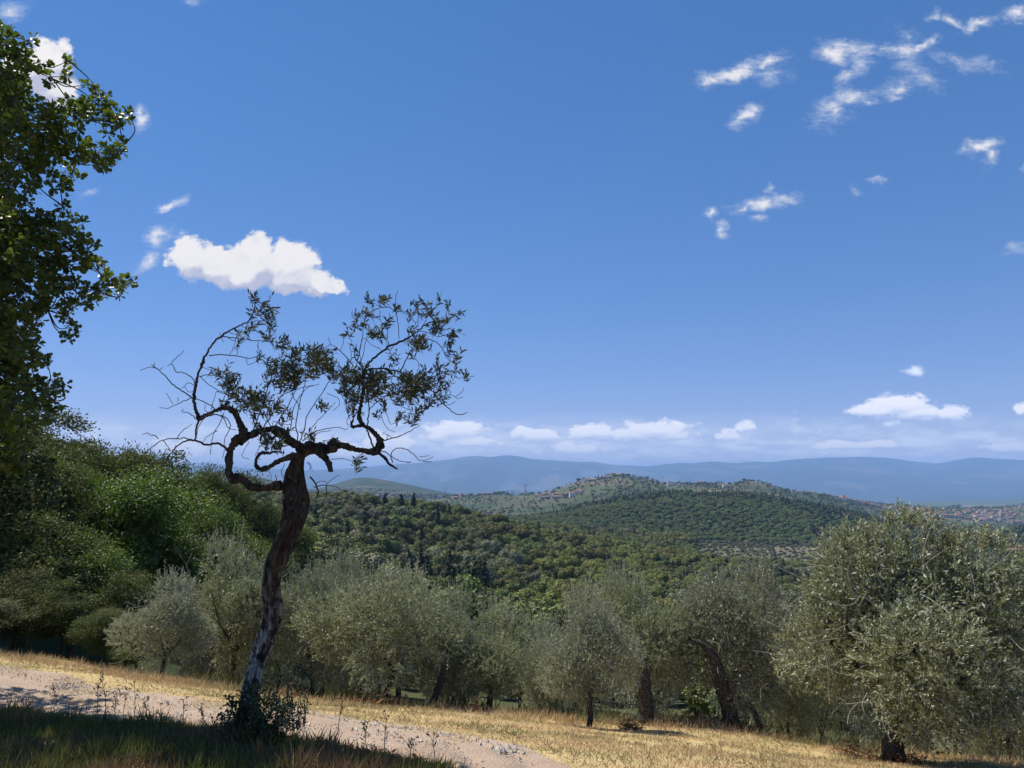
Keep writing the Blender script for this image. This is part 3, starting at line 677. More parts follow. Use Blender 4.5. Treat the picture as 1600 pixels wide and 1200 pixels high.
THIN = [
 ([(311,655),(307,668),(306,676),(305,686),(300,689)],4.5,3,-.12,-.15),
 ([(359,709),(355,703),(349,697),(341,693),(330,694),(320,695),(310,690),(302,687)],6,4,-.05,-.12),
 ([(302,687),(290,689),(281,694),(272,702),(266,711),(259,720)],3.5,1.6,-.15,-.2),
 ([(300,687),(287,685),(275,686),(262,686),(251,689),(240,697),(230,704),(222,712),(216,720)],2.6,1.2,-.15,-.35),
 ([(248,686),(243,681),(236,679),(229,677),(222,679)],2,1,-.2,-.3),([(255,689),(262,697),(266,705)],1.8,1,-.2,-.1),
 ([(276,686),(285,673),(292,668),(300,663)],1.8,1,-.1,0),
 ([(303,624),(288,613),(272,602),(260,590),(248,578),(241,573),(236,570)],3,1.4,-.1,-.4),
 ([(245,575),(232,574),(219,579)],1.6,.9,-.38,-.5),([(240,575),(241,567)],1.4,.9,-.38,-.4),([(250,577),(254,574)],1.4,.9,-.38,-.4),
 ([(306,605),(303,594),(293,585),(284,582),(275,581),(271,572),(268,568),(274,560),(284,552),(287,547)],2.4,1,-.1,.2),
 ([(268,568),(262,573)],1.2,.8,0,0),
 ([(338,640),(326,632),(314,626),(300,622),(290,626),(275,632),(262,638),(249,637)],2.4,1,-.1,-.3),
 ([(270,632),(265,622),(260,614)],1.2,.8,-.2,-.2),([(278,628),(278,620)],1,.8,-.2,-.2),
 ([(306,655),(300,648),(292,644),(284,643),(287,639)],2.2,1,-.1,.1),
 ([(305,603),(295,598),(288,604),(284,607)],1.6,.9,0,0),([(303,611),(294,612),(290,605)],1.2,.8,0,0.1),
 ([(312,588),(325,586),(340,587),(348,592)],2,1,-.1,.1),([(312,588),(320,596),(330,603),(345,612),(356,615)],1.8,1,-.1,.2),
 ([(326,556),(342,554),(359,555),(375,557),(390,560),(403,556),(409,552)],2.4,1.2,-.15,.0),([(384,559),(388,570),(396,567),(405,561)],1.4,.8,0,0),
 ([(347,525),(363,528),(380,530),(400,532),(418,533),(428,534)],2.4,1,-.25,-.1),([(376,530),(371,541),(371,556)],1.4,1,-.2,-.2),([(368,530),(364,545),(358,555)],1.2,1,-.2,-.2),
 ([(403,532),(404,543),(408,551)],1.2,1,-.1,-.1),([(344,524),(344,520)],1.2,1,-.2,-.2),([(346,529),(349,534)],1.2,1,-.2,-.2),
 ([(380,505),(396,503),(412,501),(424,500)],1.4,.8,-.3,-.2),([(396,488),(405,485),(413,478),(419,474)],1.4,.8,-.3,-.3),([(386,503),(391,515),(400,516)],1.4,.8,-.3,-.3),
 ([(311,655),(325,650),(340,648),(350,655),(356,668),(370,672)],3,1.2,-.2,0),([(345,648),(355,655),(360,668),(352,685),(350,700)],2.4,1.2,-.2,-.1),
 ([(350,645),(344,660),(335,675),(331,690),(329,710)],2,1,-.15,-.3),([(340,672),(332,677),(322,683),(318,690)],1.6,.9,-.2,-.2),
 ([(330,645),(318,655),(310,668),(307,680)],1.6,1,-.2,-.2),([(325,645),(320,640),(322,632)],1.2,.8,0,0),
 ([(351,702),(348,716)],1.6,.9,0,0),([(380,682),(388,690),(384,700),(378,712),(390,718)],1.2,.8,0,.1),
 ([(345,637),(350,622),(356,610),(362,598)],2,1,0,.1),([(330,640),(334,625),(338,612)],1.6,.9,-.1,-.2),
 ([(380,676),(372,655),(368,640)],3,2,-.1,0),([(395,676),(400,660),(408,640),(415,618),(420,600),(428,580),(430,560)],3,1.4,0,.2),
 ([(408,672),(420,655),(428,640),(438,620),(452,612),(470,606),(490,602)],2.6,1.2,0,.3),([(425,671),(418,655),(405,640),(398,628)],2,1.2,0,-.2),
 ([(428,671),(440,650),(452,630),(462,610),(470,590),(472,570),(480,552)],2.4,1.2,.05,.2),([(430,610),(424,590),(428,575),(430,566)],1.6,1,.1,.2),
 ([(422,605),(417,592)],1.2,.9,.1,.2),([(448,684),(455,664),(458,640),(468,620),(482,605),(500,600)],2.4,1.2,.1,.3),
 ([(462,695),(465,680),(462,665),(466,640),(472,615),(478,590),(476,570)],2.8,1.2,.1,-.2),([(466,695),(475,672),(480,650),(492,630),(505,612),(512,600)],2.4,1.2,.1,-.2),
 ([(472,690),(490,676),(510,670),(530,668),(540,672),(543,668)],2,1,.1,.2),([(478,698),(484,686),(500,676),(518,672)],2,1,.1,.3),([(484,672),(494,660),(506,648),(524,628)],1.8,1,.1,.3),
 ([(470,640),(460,622),(452,600),(446,585)],1.8,1,.1,.2),([(510,614),(528,622),(530,632),(520,642)],1.4,.8,.1,.2),([(460,655),(445,645),(430,636)],1.6,1,.1,.2),
 ([(505,612),(515,595),(524,580),(530,568)],2,1,.0,.1),([(420,690),(430,700),(440,690)],1.6,1,-.1,-.1),([(412,690),(405,700),(400,712),(408,718)],1.2,.8,-.2,-.2),
 ([(430,742),(432,762),(423,784)],1.8,1.6,-.25,-.25),([(445,724),(440,738),(446,752)],1.5,1,-.3,-.3),([(418,728),(424,748),(417,752)],1.2,.9,-.3,-.3),
 ([(583,700),(578,685),(574,672),(575,655),(577,640),(574,620),(572,600)],4,2,.12,.3),
 ([(598,689),(612,685),(626,681),(640,674),(653,667)],3,1.4,.05,.2),([(604,686),(607,679)],1.4,1,.1,.1),([(612,684),(600,676),(598,680)],1.1,.8,.1,.1),([(653,667),(655,664)],1.2,.8,.2,.2),
 ([(594,703),(604,708),(613,714),(623,719),(634,722),(642,723)],2.4,1.2,.05,.1),([(613,722),(611,712),(615,703),(626,700),(637,703),(647,710),(655,719),(665,721),(674,721)],2.2,1.2,.0,.2),
 ([(655,714),(664,713),(670,712)],1.3,.9,.2,.2),([(660,720),(670,717),(677,713)],1.3,.9,.2,.2),([(636,722),(642,721)],1,.8,.1,.1),
 ([(570,579),(582,576),(595,576),(610,578),(622,580),(637,589),(650,597),(663,601),(675,610),(684,622),(690,629),(699,637),(710,645),(720,648),(729,645)],4,1.4,.15,-.2),
 ([(625,581),(632,568),(638,555),(645,543),(653,532),(662,520)],2.8,1.4,.1,.3),([(650,532),(663,530),(679,533),(688,541),(694,550),(697,558),(704,564),(711,569)],2.2,1.1,.1,-.1),
 ([(653,517),(665,519),(675,522),(685,527)],1.6,1,.15,.1),([(551,571),(545,562),(538,555),(531,548),(524,542),(517,538),(512,527)],2.4,1,.1,.2),([(531,548),(536,538),(538,525)],1.3,.8,.1,.2),
 ([(548,566),(549,553),(547,543),(550,532)],1.5,.9,.1,.2),([(557,571),(561,555),(565,535),(568,515),(570,503)],2,1,.1,.3),([(562,571),(568,552),(572,532),(578,520)],1.6,1,.1,-.1),
 ([(566,575),(562,550),(568,528),(580,538),(592,545)],1.3,.9,.1,.1),([(569,501),(576,490),(585,484),(600,480),(610,481),(618,488),(621,500),(623,515),(623,530)],2,1.4,.2,.1),
 ([(618,488),(618,476),(618,464),(622,455)],1.6,1,.15,.15),([(594,485),(594,500),(603,508),(606,516)],1.3,.9,.2,.3),([(606,516),(605,530),(604,545)],1.3,.9,.2,.2),
 ([(637,528),(642,515),(650,505),(655,495)],1.6,1,.1,.2),([(660,510),(668,495),(672,488)],1.6,1,.1,.2),([(590,555),(596,548),(590,542)],1.1,.9,.2,.2),
 ([(637,560),(650,562),(655,571),(652,580),(650,590)],1.4,.9,.1,.0),([(555,600),(545,612),(538,625),(530,600)],1.6,1,.1,.2),([(566,620),(556,605),(545,598),(538,590)],2,1,.1,.2),
 ([(567,610),(580,600),(595,592),(612,588),(630,592),(645,604)],2.4,1.2,.1,.3),([(575,640),(590,628),(605,618),(625,612),(645,614)],2,1,.2,.4),([(650,600),(660,615),(664,630),(655,645)],1.6,1,.1,.2),
 ([(660,601),(672,590),(680,580),(694,582),(706,586),(718,592)],1.8,1,.1,.2),([(680,620),(692,618),(705,617),(714,622),(724,621)],1.4,.8,.0,.1),([(712,620),(722,612),(724,606)],1.1,.8,.0,.1),
 ([(692,630),(700,633),(712,628)],1.2,.8,.0,.1),([(606,650),(610,662),(620,660),(625,655)],1.3,.9,.2,.2),([(595,648),(604,668),(618,676)],1.3,.9,.2,.2),([(640,640),(645,652),(648,662)],1.4,1,.1,.1),
 ([(518,717),(535,717),(548,720),(555,727)],1.6,1,-.1,-.2),([(485,745),(492,755),(497,768),(494,780)],4,2.6,-.2,-.25),([(490,762),(505,758),(520,759),(533,764),(548,767)],2,1,-.25,-.3),
 ([(493,757),(500,752),(512,753)],1.4,.9,-.25,-.3),([(510,757),(520,748),(530,742)],1.4,.9,-.25,-.3),([(510,757),(510,778)],2.2,2,-.25,-.25),
 ([(482,735),(486,728),(480,722),(488,735)],1.2,.8,-.2,-.2),([(545,648),(542,660),(548,668)],1.5,1,.1,.1),([(540,635),(546,652),(549,662)],1.6,1,.1,.1),
]
tg = Geo(); attach = []
for pts, w0, w1, d0, d1 in THIN:
    sp = limb(pts, w0, w1, d0, d1, sub=4)
    jit = rng.normal(size=(len(sp), 3)) * .0022; sp[:, :3] += jit
    V, F = tube(sp[:, :3], np.maximum(sp[:, 3] * .95, .0024), 6)
    tg.add(V, F, .5, 0, True); attach.append(sp[:, :3])
for sp in LIMBS: attach.append(sp[:, :3])
AP = np.concatenate(attach)
# clusters of leaves, as photographed: (px, py, size)
def cl(lst, x0, y0, s): return [(x0 + a / s, y0 + b_ / s) for a, b_ in lst]
CLUST = cl([(470,120),(455,180),(430,240),(530,115),(565,130),(650,140),(755,135),(810,140),(885,130),(940,150),(980,200),(930,230),(780,190),(840,190),(900,290),(715,200),(580,255),(520,300),(500,320),(350,310),
 (730,290),(720,340),(760,380),(820,380),(950,320),(950,370),(945,405),(975,450),(600,410),(620,480),(730,430),(380,530),(430,560),(360,580),(480,560),(540,560),(600,540),(640,590),(700,580),(760,600),(800,640),
 (740,640),(560,620),(500,640),(460,680),(600,660),(650,720),(700,680),(850,670),(900,690),(820,720),(780,760),(760,800),(720,830),(640,800),(540,780),(480,700),(380,700),(380,760),(350,720),(340,650),(570,740),
 (870,510),(920,520),(990,520),(1030,570),(900,570),(860,580),(800,540),(920,600),(880,640),(700,620),(660,560),(780,600),(400,520),(420,590),(340,600),(320,640),(520,590),(580,590),(470,620),(940,630),
 (140,400),(190,400),(240,400),(120,440),(60,440),(20,400),(180,460),(230,480),(260,520),(240,560),(20,480),(30,540),(60,560),(10,580),(200,500),(160,430),(220,440),(190,740),(215,735),(395,1075),(430,1070),(420,1060),(240,945),(120,915)], 450, 440, 3.75)
CLUST += cl([(665,95),(695,140),(740,120),(655,175),(710,175),(745,195),(730,240),(710,270),(630,255),(570,275),(565,310),(690,385),(735,300),(480,460),(510,520),(540,515),(580,560),(530,580),(600,590),(560,600),
 (530,640),(500,650),(780,330),(830,345),(850,390),(880,400),(820,440),(790,480),(840,500),(880,480),(800,540),(850,560),(790,570),(920,370),(960,370),(980,430),(940,440),(700,600),(720,640),(680,650),(640,660),
 (740,690),(700,700),(660,690),(780,670),(820,680),(810,740),(680,740),(620,650),(730,800),(700,830),(760,860),(820,780),(950,815),(800,870),(760,540),(820,520),(860,520),(730,620),(760,640),(560,540),(500,540)], 200, 440, 3.3333)
for (a_, b_, sx_, sy_, n_) in [(555,590,22,24,16),(590,600,26,16,16),(645,600,28,16,16),(640,620,30,14,12),(560,625,14,16,8),(505,570,22,18,16),(430,565,18,14,6),(440,590,20,18,10),(395,630,20,14,12),(350,590,18,16,7),(575,505,30,18,7),(690,500,18,22,8),(655,535,22,16,8),(430,690,22,10,7),(470,580,18,10,6)]:
    for q in range(int(n_ * .85)): CLUST.append((a_ + rng.normal() * sx_ * .55, b_ + rng.normal() * sy_ * .55))

for (cx_, cy_) in CLUST:
    near = AP[np.argsort(((AP - Q(cx_, cy_)) [:, [0, 2]] ** 2).sum(1))[:6]]
    a0 = near[0]
    dy_ = float(a0[1]) + rng.normal() * .10 - float(Q(cx_, cy_)[1]) 
    c3 = Q(cx_, cy_, dy_)
    mid = (a0 + c3) / 2 + rng.normal(size=3) * .012
    if np.linalg.norm(c3 - a0) > .02:
        V, F = tube(spline([a0, mid, c3], 4), [.0034] * 4 + [.0024] * 5 if False else .0026, 5); tg.add(V, F, .5, 0, True)
    # a sprig: short shoot with opposite leaves
    g = Geo()
    for sh in range(rng.integers(2, 4)):
        d = unit(rng.normal(size=3) * [.8, .8, .7] + [0.15, 0, .75]); Ls = rng.uniform(.07, .13)
        base = c3 + rng.normal(size=3) * .018 - d * Ls * .45
        V, F = tube(np.array([base, base + d * Ls * .5, base + d * Ls]), .0016, 4); g.add(V, F, .5, 1, True)
        nl = rng.integers(7, 11); tl = np.repeat(np.linspace(.1, 1, (nl + 1) // 2), 2)[:nl]
        perp = unit(np.cross(np.tile(d, (nl, 1)), rng.normal(size=(nl, 3)))); perp[1::2] *= -1
        ld = unit(d[None] * .75 + perp * .7 + rng.normal(size=(nl, 3)) * .15)
        V, F = leaves(base + d * Ls * tl[:, None], ld, rng.uniform(.050, .072, nl), rng.uniform(.013, .019, nl), .2)
        g.add(V, F, rng.uniform(0, 1, nl), 0)
    link("leaf_sprig", g.mesh("leaf_sprig", (M["old_olive_leaf"], M["twig"])), olive)
link("twigs", tg.mesh("twigs", (M["twig"],)), olive)["kind"] = "stuff"

# ------------------------------------------------------------------ tree generators (crown centred on its own trunk foot)
def fork_trunk(H, fork, r, nlimb, spread, seed_lean=(0, 0), gnarl=.12):
    g = Geo()
    n = 7; z = np.linspace(0, fork, n)
    lean = np.array(seed_lean)
    pts = np.stack([lean[0] * (z / fork) ** 1.3 + rng.normal(size=n) * gnarl * r, lean[1] * (z / fork) ** 1.3 + rng.normal(size=n) * gnarl * r, z], -1); pts[0] = (0, 0, -.35)
    rad = r * np.interp(z, [0, fork * .18, fork], [1.7, 1.05, .85])
    sp = spline(np.hstack([pts, rad[:, None]]), 3); V, F = tube(sp[:, :3], sp[:, 3], 12, .12); g.add(V, F, .5, 0, True)
    tips = []
    for k in range(nlimb):
        a = 2 * math.pi * (k + rng.uniform(-.3, .3)) / nlimb; top = pts[-1]
        e = np.array([math.cos(a) * spread, math.sin(a) * spread, H - fork])
        m1 = top + e * [.55, .55, .35] + rng.normal(size=3) * r * .6
        end = top + e * [1, 1, .8]
        s2 = spline(np.vstack([np.append(top - [0, 0, r * .5], r * .75), np.append((top + m1) / 2 + rng.normal(size=3) * r * .4, r * .55), np.append(m1, r * .42), np.append((m1 + end) / 2 + rng.normal(size=3) * r * .6, r * .25), np.append(end, r * .08)]), 4)
        V, F = tube(s2[:, :3], np.maximum(s2[:, 3], .01), 8, .1); g.add(V, F, .5, 0, True); tips.append(s2)
    return g, tips

def sprigs_to_leaves(B, D, L, per, ll, lw, spread=.75, tint=None, fold=.2):
    n = len(B); t = (np.arange(per) + .5) / per
    pos = B[:, None, :] + D[:, None, :] * (L[:, None] * t[None, :])[..., None]
    pos = pos + np.array([0, 0, -1.0]) * (L[:, None] * .12 * t[None, :] ** 2)[..., None]
    perp = unit(np.cross(np.repeat(D[:, None, :], per, 1), rng.normal(size=(n, per, 3))))
    ld = unit(D[:, None, :] * .7 + perp * spread)
    N = n * per
    V, F = leaves(pos.reshape(-1, 3), ld.reshape(-1, 3), rng.uniform(ll[0], ll[1], N), rng.uniform(lw[0], lw[1], N), fold)
    tt = np.clip(np.repeat(rng.uniform(.05, .95, n) if tint is None else tint, per) + rng.normal(size=N) * .28, 0, 1)
    return V, F, tt

def olive_crown(rx, ry, z0, z1, nsp, per=13, nlobes=11, ll=(.062, .092), lw=(.023, .032), top=.5, core=1900):
    """feathery crown between heights z0 and z1"""
    g = Geo(); cz = (z0 + z1) / 2; hz = (z1 - z0) / 2
    lc = []; lr = []
    for k in range(nlobes):
        d = unit(rng.normal(size=3) * [1, 1, .9]); f = rng.uniform(.42, .78)
        lc.append([d[0] * rx * f, d[1] * ry * f, cz + d[2] * hz * f]); lr.append(rng.uniform(.20, .42))
    lc.append([0, 0, cz]); lr.append(.50)
    lc = np.array(lc); lr = np.array(lr)
    k = rng.choice(len(lc), nsp, p=lr ** 2 / (lr ** 2).sum())
    d = rand_dirs(nsp); d[:, 2] += .15; d = unit(d)
    rad = rng.uniform(.45, 1.0, nsp) ** .6
    B = lc[k] + d * np.array([rx, ry, hz]) * (lr[k] * rad)[:, None]
    D = unit(d * .8 + np.array([0, 0, .55]) + rng.normal(size=(nsp, 3)) * .4)
    low = B[:, 2] < z0 + .35 * (z1 - z0); D[low, 2] -= .7; D = unit(D)
    L = rng.uniform(.16, .34, nsp)
    hi = B[:, 2] > cz + hz * .45; pick = hi & (rng.uniform(size=nsp) < .30); L[pick] *= rng.uniform(1.3, 2.3, pick.sum()) * (top + .5); D[pick] = unit(D[pick] * .4 + np.array([0, 0, 1.0]))
    B[:, 2] = np.maximum(B[:, 2], z0 * .9)
    V, F, tt = sprigs_to_leaves(B, D, L, per, ll, lw); g.add(V, F, tt, 0)
    # shoots that carry the longest sprigs
    for i in np.flatnonzero(pick)[:160]:
        V, F = tube(np.array([B[i] - D[i] * .15, B[i] + D[i] * L[i] * .95]), .004, 3); g.add(V, F, .5, 1, True)
    # inner, coarser foliage, tinted dark to paint the crown's inner shade
    d = rand_dirs(core); Bc = np.array([0, 0, cz]) + d * np.array([rx, ry, hz]) * (rng.uniform(0, .72, core) ** .5)[:, None]
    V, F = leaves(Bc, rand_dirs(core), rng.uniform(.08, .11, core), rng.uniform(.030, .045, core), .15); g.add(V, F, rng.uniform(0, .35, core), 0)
    # bare pale twigs showing through
    for i in range(60 if nsp < 6000 else 170):
        d1 = rand_dirs(1)[0]; a0 = np.array([0, 0, cz]) + d1 * np.array([rx, ry, hz]) * rng.uniform(.45, .95); a1 = a0 + unit(d1 + rng.normal(size=3) * .7) * rng.uniform(.4, .9)
        V, F = tube(spline([a0, (a0 + a1) / 2 + rng.normal(size=3) * .08, a1], 3), .0055, 4); g.add(V, F, .5, 1, True)
    return g

OL = []      # crown and trunk meshes of the olive variants; crown 4 m wide, 3.2 m tall, from .6 m
for v in range(4):
    mat = (M["olive_leaf"], M["olive_leaf_green"])[v % 2]
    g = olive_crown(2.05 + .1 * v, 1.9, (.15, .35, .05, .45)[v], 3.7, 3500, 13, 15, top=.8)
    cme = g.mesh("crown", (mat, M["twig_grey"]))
    tgk, _ = fork_trunk(3.0, .95, .075, 4, 1.1, ((.22, -.1), (-.28, .1), (.05, 0), (.3, .15))[v])
    OL.append((cme, tgk.mesh("trunk", (M["bark"],)), 4.0, 2.35))
GROVE = "olive trees in the row along the track's lower edge"
def put_olive(px, Y, v, top_py, wide_px, label, rot=None, trunk_scale=1.0, base_py=None, group=GROVE):
    b0 = on_ground(px, Y)
    H = ray(px, top_py)[1] * Y - b0.z
    cme, tme, h0, r0 = OL[v]
    sz = H / h0; sx = wide_px * Y / FOC / 2 / r0
    root = bpy.data.objects.new("olive_tree", None); COL.objects.link(root)
    root.location = b0; root.rotation_euler = (0, 0, rng.uniform(0, 6.28) if rot is None else rot)
    link("trunk", tme, root, scale=(sx * trunk_scale, sx * trunk_scale, sz)); link("crown", cme, root, scale=(sx, sx, sz))
    tag(root, label, "olive tree", group)
    return root
put_olive(255, 15.2, 0, 893, 190, "low spreading olive tree beside the dark woodland edge")
put_olive(365, 17.5, 1, 822, 230, "tall olive tree standing behind the half-dead old olive's trunk")
put_olive(490, 18.0, 2, 852, 190, "sunlit olive tree just past the half-dead old olive")
put_olive(598, 15.6, 3, 872, 262, "broad dense olive tree above the orange bracken patch")
put_olive(672, 17.0, 1, 905, 170, "grey olive tree with a leaning dark trunk behind the long grass shadow", rot=.3)
put_olive(765, 17.3, 3, 938, 185, "small yellowish olive tree with one thin upright trunk")
put_olive(842, 18.6, 2, 985, 120, "small olive tree half hidden between two taller olives")
put_olive(920, 14.3, 0, 912, 190, "young olive tree with a short pale-barked trunk standing out in the dry grass", rot=2.0)
put_olive(1008, 16.6, 3, 878, 200, "olive tree with a very thick dark trunk hidden in low foliage", trunk_scale=1.0)
put_olive(1125, 16.6, 2, 862, 235, "tall olive tree with a thick knobbly trunk leaning over", rot=2.6, trunk_scale=1.0)
put_olive(1215, 19.0, 1, 945, 150, "olive tree with a slim curved trunk in the dip of the bank")
put_olive(1275, 22.0, 3, 935, 170, "pale green olive tree set back down the slope")
put_olive(1560, 17.5, 2, 935, 230, "dark olive tree crowding behind the largest olive")
put_olive(1680, 15.5, 0, 900, 260, "olive tree cut by the picture's edge beyond the largest olive")
for px, Y, v, tpy, w, lb in [(430,24,3,905,170,"grey-green olive tree downslope behind the two tall olives"),(560,23,0,900,170,"olive tree peeking over the broad dense olive's crown"),(710,24,2,950,160,"small olive tree downslope seen between trunks by the shadow"),
    (860,25,1,960,160,"downslope olive tree filling the gap beside the young pale-barked olive"),(1010,26,0,950,170,"downslope olive tree behind the thick-trunked olive"),(1180,26,3,930,170,"downslope olive tree behind the leaning knobbly one"),
    (1350,25,2,900,200,"downslope olive tree behind the largest olive's crown"),(1480,24,1,905,190,"second downslope olive tree behind the largest olive's crown"),(330,22,2,905,140,"small olive tree in the hollow next to the woodland")]:
    put_olive(px, Y, v, tpy, w, lb)

# the big olive, and its own trunk
b0 = on_ground(1388, 13.0)
bigt = bpy.data.objects.new("olive_tree", None); COL.objects.link(bigt); bigt.location = b0
tag(bigt, "largest olive tree, wide round crown on one stout trunk with ground suckers", "olive tree", GROVE)
Hb = ray(1388, 815)[1] * 13.0 - b0.z
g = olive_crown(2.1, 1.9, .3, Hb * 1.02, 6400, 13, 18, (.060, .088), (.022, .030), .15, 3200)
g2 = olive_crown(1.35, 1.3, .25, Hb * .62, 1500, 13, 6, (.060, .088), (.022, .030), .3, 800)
for src, off in ((g2, (-.75, -.5, 0)),):
    o = link("crown", src.mesh("crown", (M["olive_leaf_green"], M["twig_grey"])), bigt, loc=(1.25, .45, .1))
link("crown", g.mesh("crown", (M["olive_leaf_green"], M["twig_grey"])), bigt, loc=(.38, 0, 0))
tgk, _ = fork_trunk(3.1, 1.0, .16, 5, 1.3, (.05, 0)); link("trunk", tgk.mesh("trunk", (M["bark"],)), bigt)
# the knobbly leaning trunk and the thick one, which show well
def solo_trunk(root_label, pts, Y, rads):
    for o in bpy.data.objects:
        if o.get("label") == root_label:
            b = o.location
            for ch in list(o.children):
                if ch.name.startswith('trunk'): bpy.data.objects.remove(ch)
            L = [list(P(a, c, Y) - b) + [w * Y / FOC / 2] for (a, c), w in zip(pts, rads)]
            sp = spline(L, 6); V, F = tube(sp[:, :3], sp[:, 3], 16, .12)
            t = link("trunk", make_mesh("trunk", V, F, (M["bark"],), True, {"tint": np.full(len(F), .5)}), o); t.rotation_euler = (0, 0, -o.rotation_euler.z); return
solo_trunk("tall olive tree with a thick knobbly trunk leaning over", [(1148,1150),(1143,1128),(1136,1100),(1127,1070),(1121,1045),(1113,1025),(1098,1008),(1080,1000)], 15.9, [28, 23, 21, 22, 20, 15, 9, 5])
solo_trunk("grey olive tree with a leaning dark trunk behind the long grass shadow", [(668,1112),(675,1098),(683,1080),(689,1062),(692,1040),(700,1010)], 16.0, [13, 11, 10, 11, 9, 4])
solo_trunk("olive tree with a very thick dark trunk hidden in low foliage", [(1012,1142),(1011,1125),(1008,1095),(1006,1070),(1010,1030)], 15.8, [28, 24, 22, 20, 12])
solo_trunk("young olive tree with a short pale-barked trunk standing out in the dry grass", [(919,1153),(920,1138),(923,1118),(921,1095),(926,1070)], 14.0, [11, 9, 8, 7, 5])
solo_trunk("olive tree with a slim curved trunk in the dip of the bank", [(1188,1158),(1186,1135),(1178,1112),(1166,1098),(1150,1088)], 17.0, [14, 11, 9, 8, 5])
solo_trunk("small yellowish olive tree with one thin upright trunk", [(764,1120),(765,1100),(766,1080),(765,1060),(768,1030)], 16.6, [11, 9, 8, 7, 5])
# ------------------------------------------------------------------ broadleaf trees of the wood beside the track
def leafy_crown(rx, ry, z0, z1, n, lsize, nl=26, lobe=.34, core=500, flat=.0):
    g = Geo(); cz = (z0 + z1) / 2; hz = (z1 - z0) / 2
    d = rand_dirs(nl); f = rng.uniform(.5, .82, nl)
    lc = np.array([0, 0, cz]) + d * np.array([rx, ry, hz]) * f[:, None]; lr = rng.uniform(lobe * .5, lobe * 1.3, nl)
    lt = rng.uniform(.1, .7, nl)
    per = 38; ns = n // per; n = ns * per
    k = rng.choice(nl, ns, p=lr ** 2 / (lr ** 2).sum()); dd = rand_dirs(ns)
    flip = (dd[:, 2] < -.2) & (rng.uniform(size=ns) < .6); dd[flip, 2] *= -1
    rr = 1.12 - rng.uniform(0, 1, ns) ** 1.5 * .6
    B = lc[k] + dd * (lr[k] * rr)[:, None] * np.array([rx, (rx + ry) / 2, min(hz, rx * 1.1)]) * np.array([1, 1, .8])
    st = rng.uniform(-.4, .4, ns); B = np.repeat(B, per, 0); k = np.repeat(k, per); dd = np.repeat(dd, per, 0); st = np.repeat(st, per)
    B = B + rng.normal(size=(n, 3)) * [.26, .26, .17] + dd * np.abs(rng.normal(size=(n, 1))) * .10
    ld = unit(dd + rng.normal(size=(n, 3)) * .7 - [0, 0, .15])
    V, F = leaves(B, ld, rng.uniform(.75, 1.25, n) * lsize, rng.uniform(.5, .75, n) * lsize, .1, normal_bias=dd)
    g.add(V, F, np.clip(lt[k] + st + rng.normal(size=n) * .18, 0, 1), 0)
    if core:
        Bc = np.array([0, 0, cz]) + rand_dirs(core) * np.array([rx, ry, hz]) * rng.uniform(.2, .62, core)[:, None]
        V, F = leaves(Bc, rand_dirs(core), lsize * 4, lsize * 3.2, .05); g.add(V, F, 0.0, 0)  # darkest tint on the inner leaves paints shade inside the crown
    return g
WD = []
for mat, nn, ls in ((M["bright_leaf"], 34000, .14), (M["bright_leaf"], 32000, .12), (M["dark_leaf"], 34000, .12), (M["dark_leaf"], 30000, .14)):
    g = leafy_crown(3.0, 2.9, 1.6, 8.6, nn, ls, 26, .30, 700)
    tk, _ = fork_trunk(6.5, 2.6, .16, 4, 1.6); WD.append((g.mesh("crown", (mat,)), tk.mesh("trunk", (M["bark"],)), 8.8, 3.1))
def put_wood(px, Y, v, top_py, wide_px, label, name="broadleaf_tree", cat="tree", group="broadleaf trees of the wood at the bend of the track", minz=None):
    b0 = on_ground(px, Y); H = ray(px, top_py)[1] * Y - b0.z
    cme, tme, h0, r0 = WD[v]
    sz = H / h0; sx = wide_px * Y / FOC / 2 / r0
    root = bpy.data.objects.new(name, None); COL.objects.link(root); root.location = b0; root.rotation_euler = (0, 0, rng.uniform(0, 6.28))
    link("crown", cme, root, scale=(sx, sx, sz)); link("trunk", tme, root, scale=(sx, sx, sz)); tag(root, label, cat, group)
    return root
for a in [(-215,25,2,400,330,"very tall dark tree beyond the picture's edge, shading the bend"),(-400,20,0,250,420,"tallest green tree beyond the picture's edge above the bank"),(-130,22,2,590,330,"dark tree at the wood's edge under the oak, its crown cut by the picture"),
          (15,25,3,650,230,"dark leafy tree in the oak's shade at the wood's edge"),
          (80,30,0,700,170,"light green tree with a bright yellow-green top beneath the oak"),
          (190,31,1,722,250,"bright green maple-like tree, broadest in the middle of the wood"),
          (130,42,2,672,200,"dusky tree rising behind the bright green ones"),
          (45,52,3,640,240,"tall dark tree on the wood's skyline beside the oak's lowest leaves"),
          (205,50,0,692,160,"fresh green tree on the skyline next to the dusky one"),
          (262,48,3,706,160,"brownish green tree in the middle of the skyline"),
          (300,40,1,770,160,"mid green tree lower down in front of the skyline trees"),
          (322,62,2,712,120,"dark olive-coloured tree with a small tuft rising at the skyline"),
          (368,66,3,738,140,"rounded dull green tree where the skyline starts to fall"),
          (245,34,0,815,180,"shadowed green tree low in the wood above the spreading olive"),
          (408,74,2,768,120,"last dark tree of the falling skyline behind the bare olive's trunk"),
          (340,44,1,820,160,"green tree between the wood and the tall olive"),
          (385,55,0,828,120,"bright green bushy tree over the tall olive's crown"),
          (30,20.5,3,800,230,"leafy dark tree low under the oak where the track bends"),  # dark leaf variant stands in for shadow at the wood's foot
          (110,21.5,1,820,190,"deep green tree in shade at the bend of the track"),
          (180,20.5,2,880,150,"dark tree filling the shade behind the spreading olive"),
          (430,60,3,870,130,"round dark tree in the dip behind the bare olive"),
          (520,62,1,892,130,"bright green tree showing over the sunlit olive"),
          (450,85,0,808,90,"small tree on the slope beyond the bare olive's trunk")]:
    put_wood(*a)
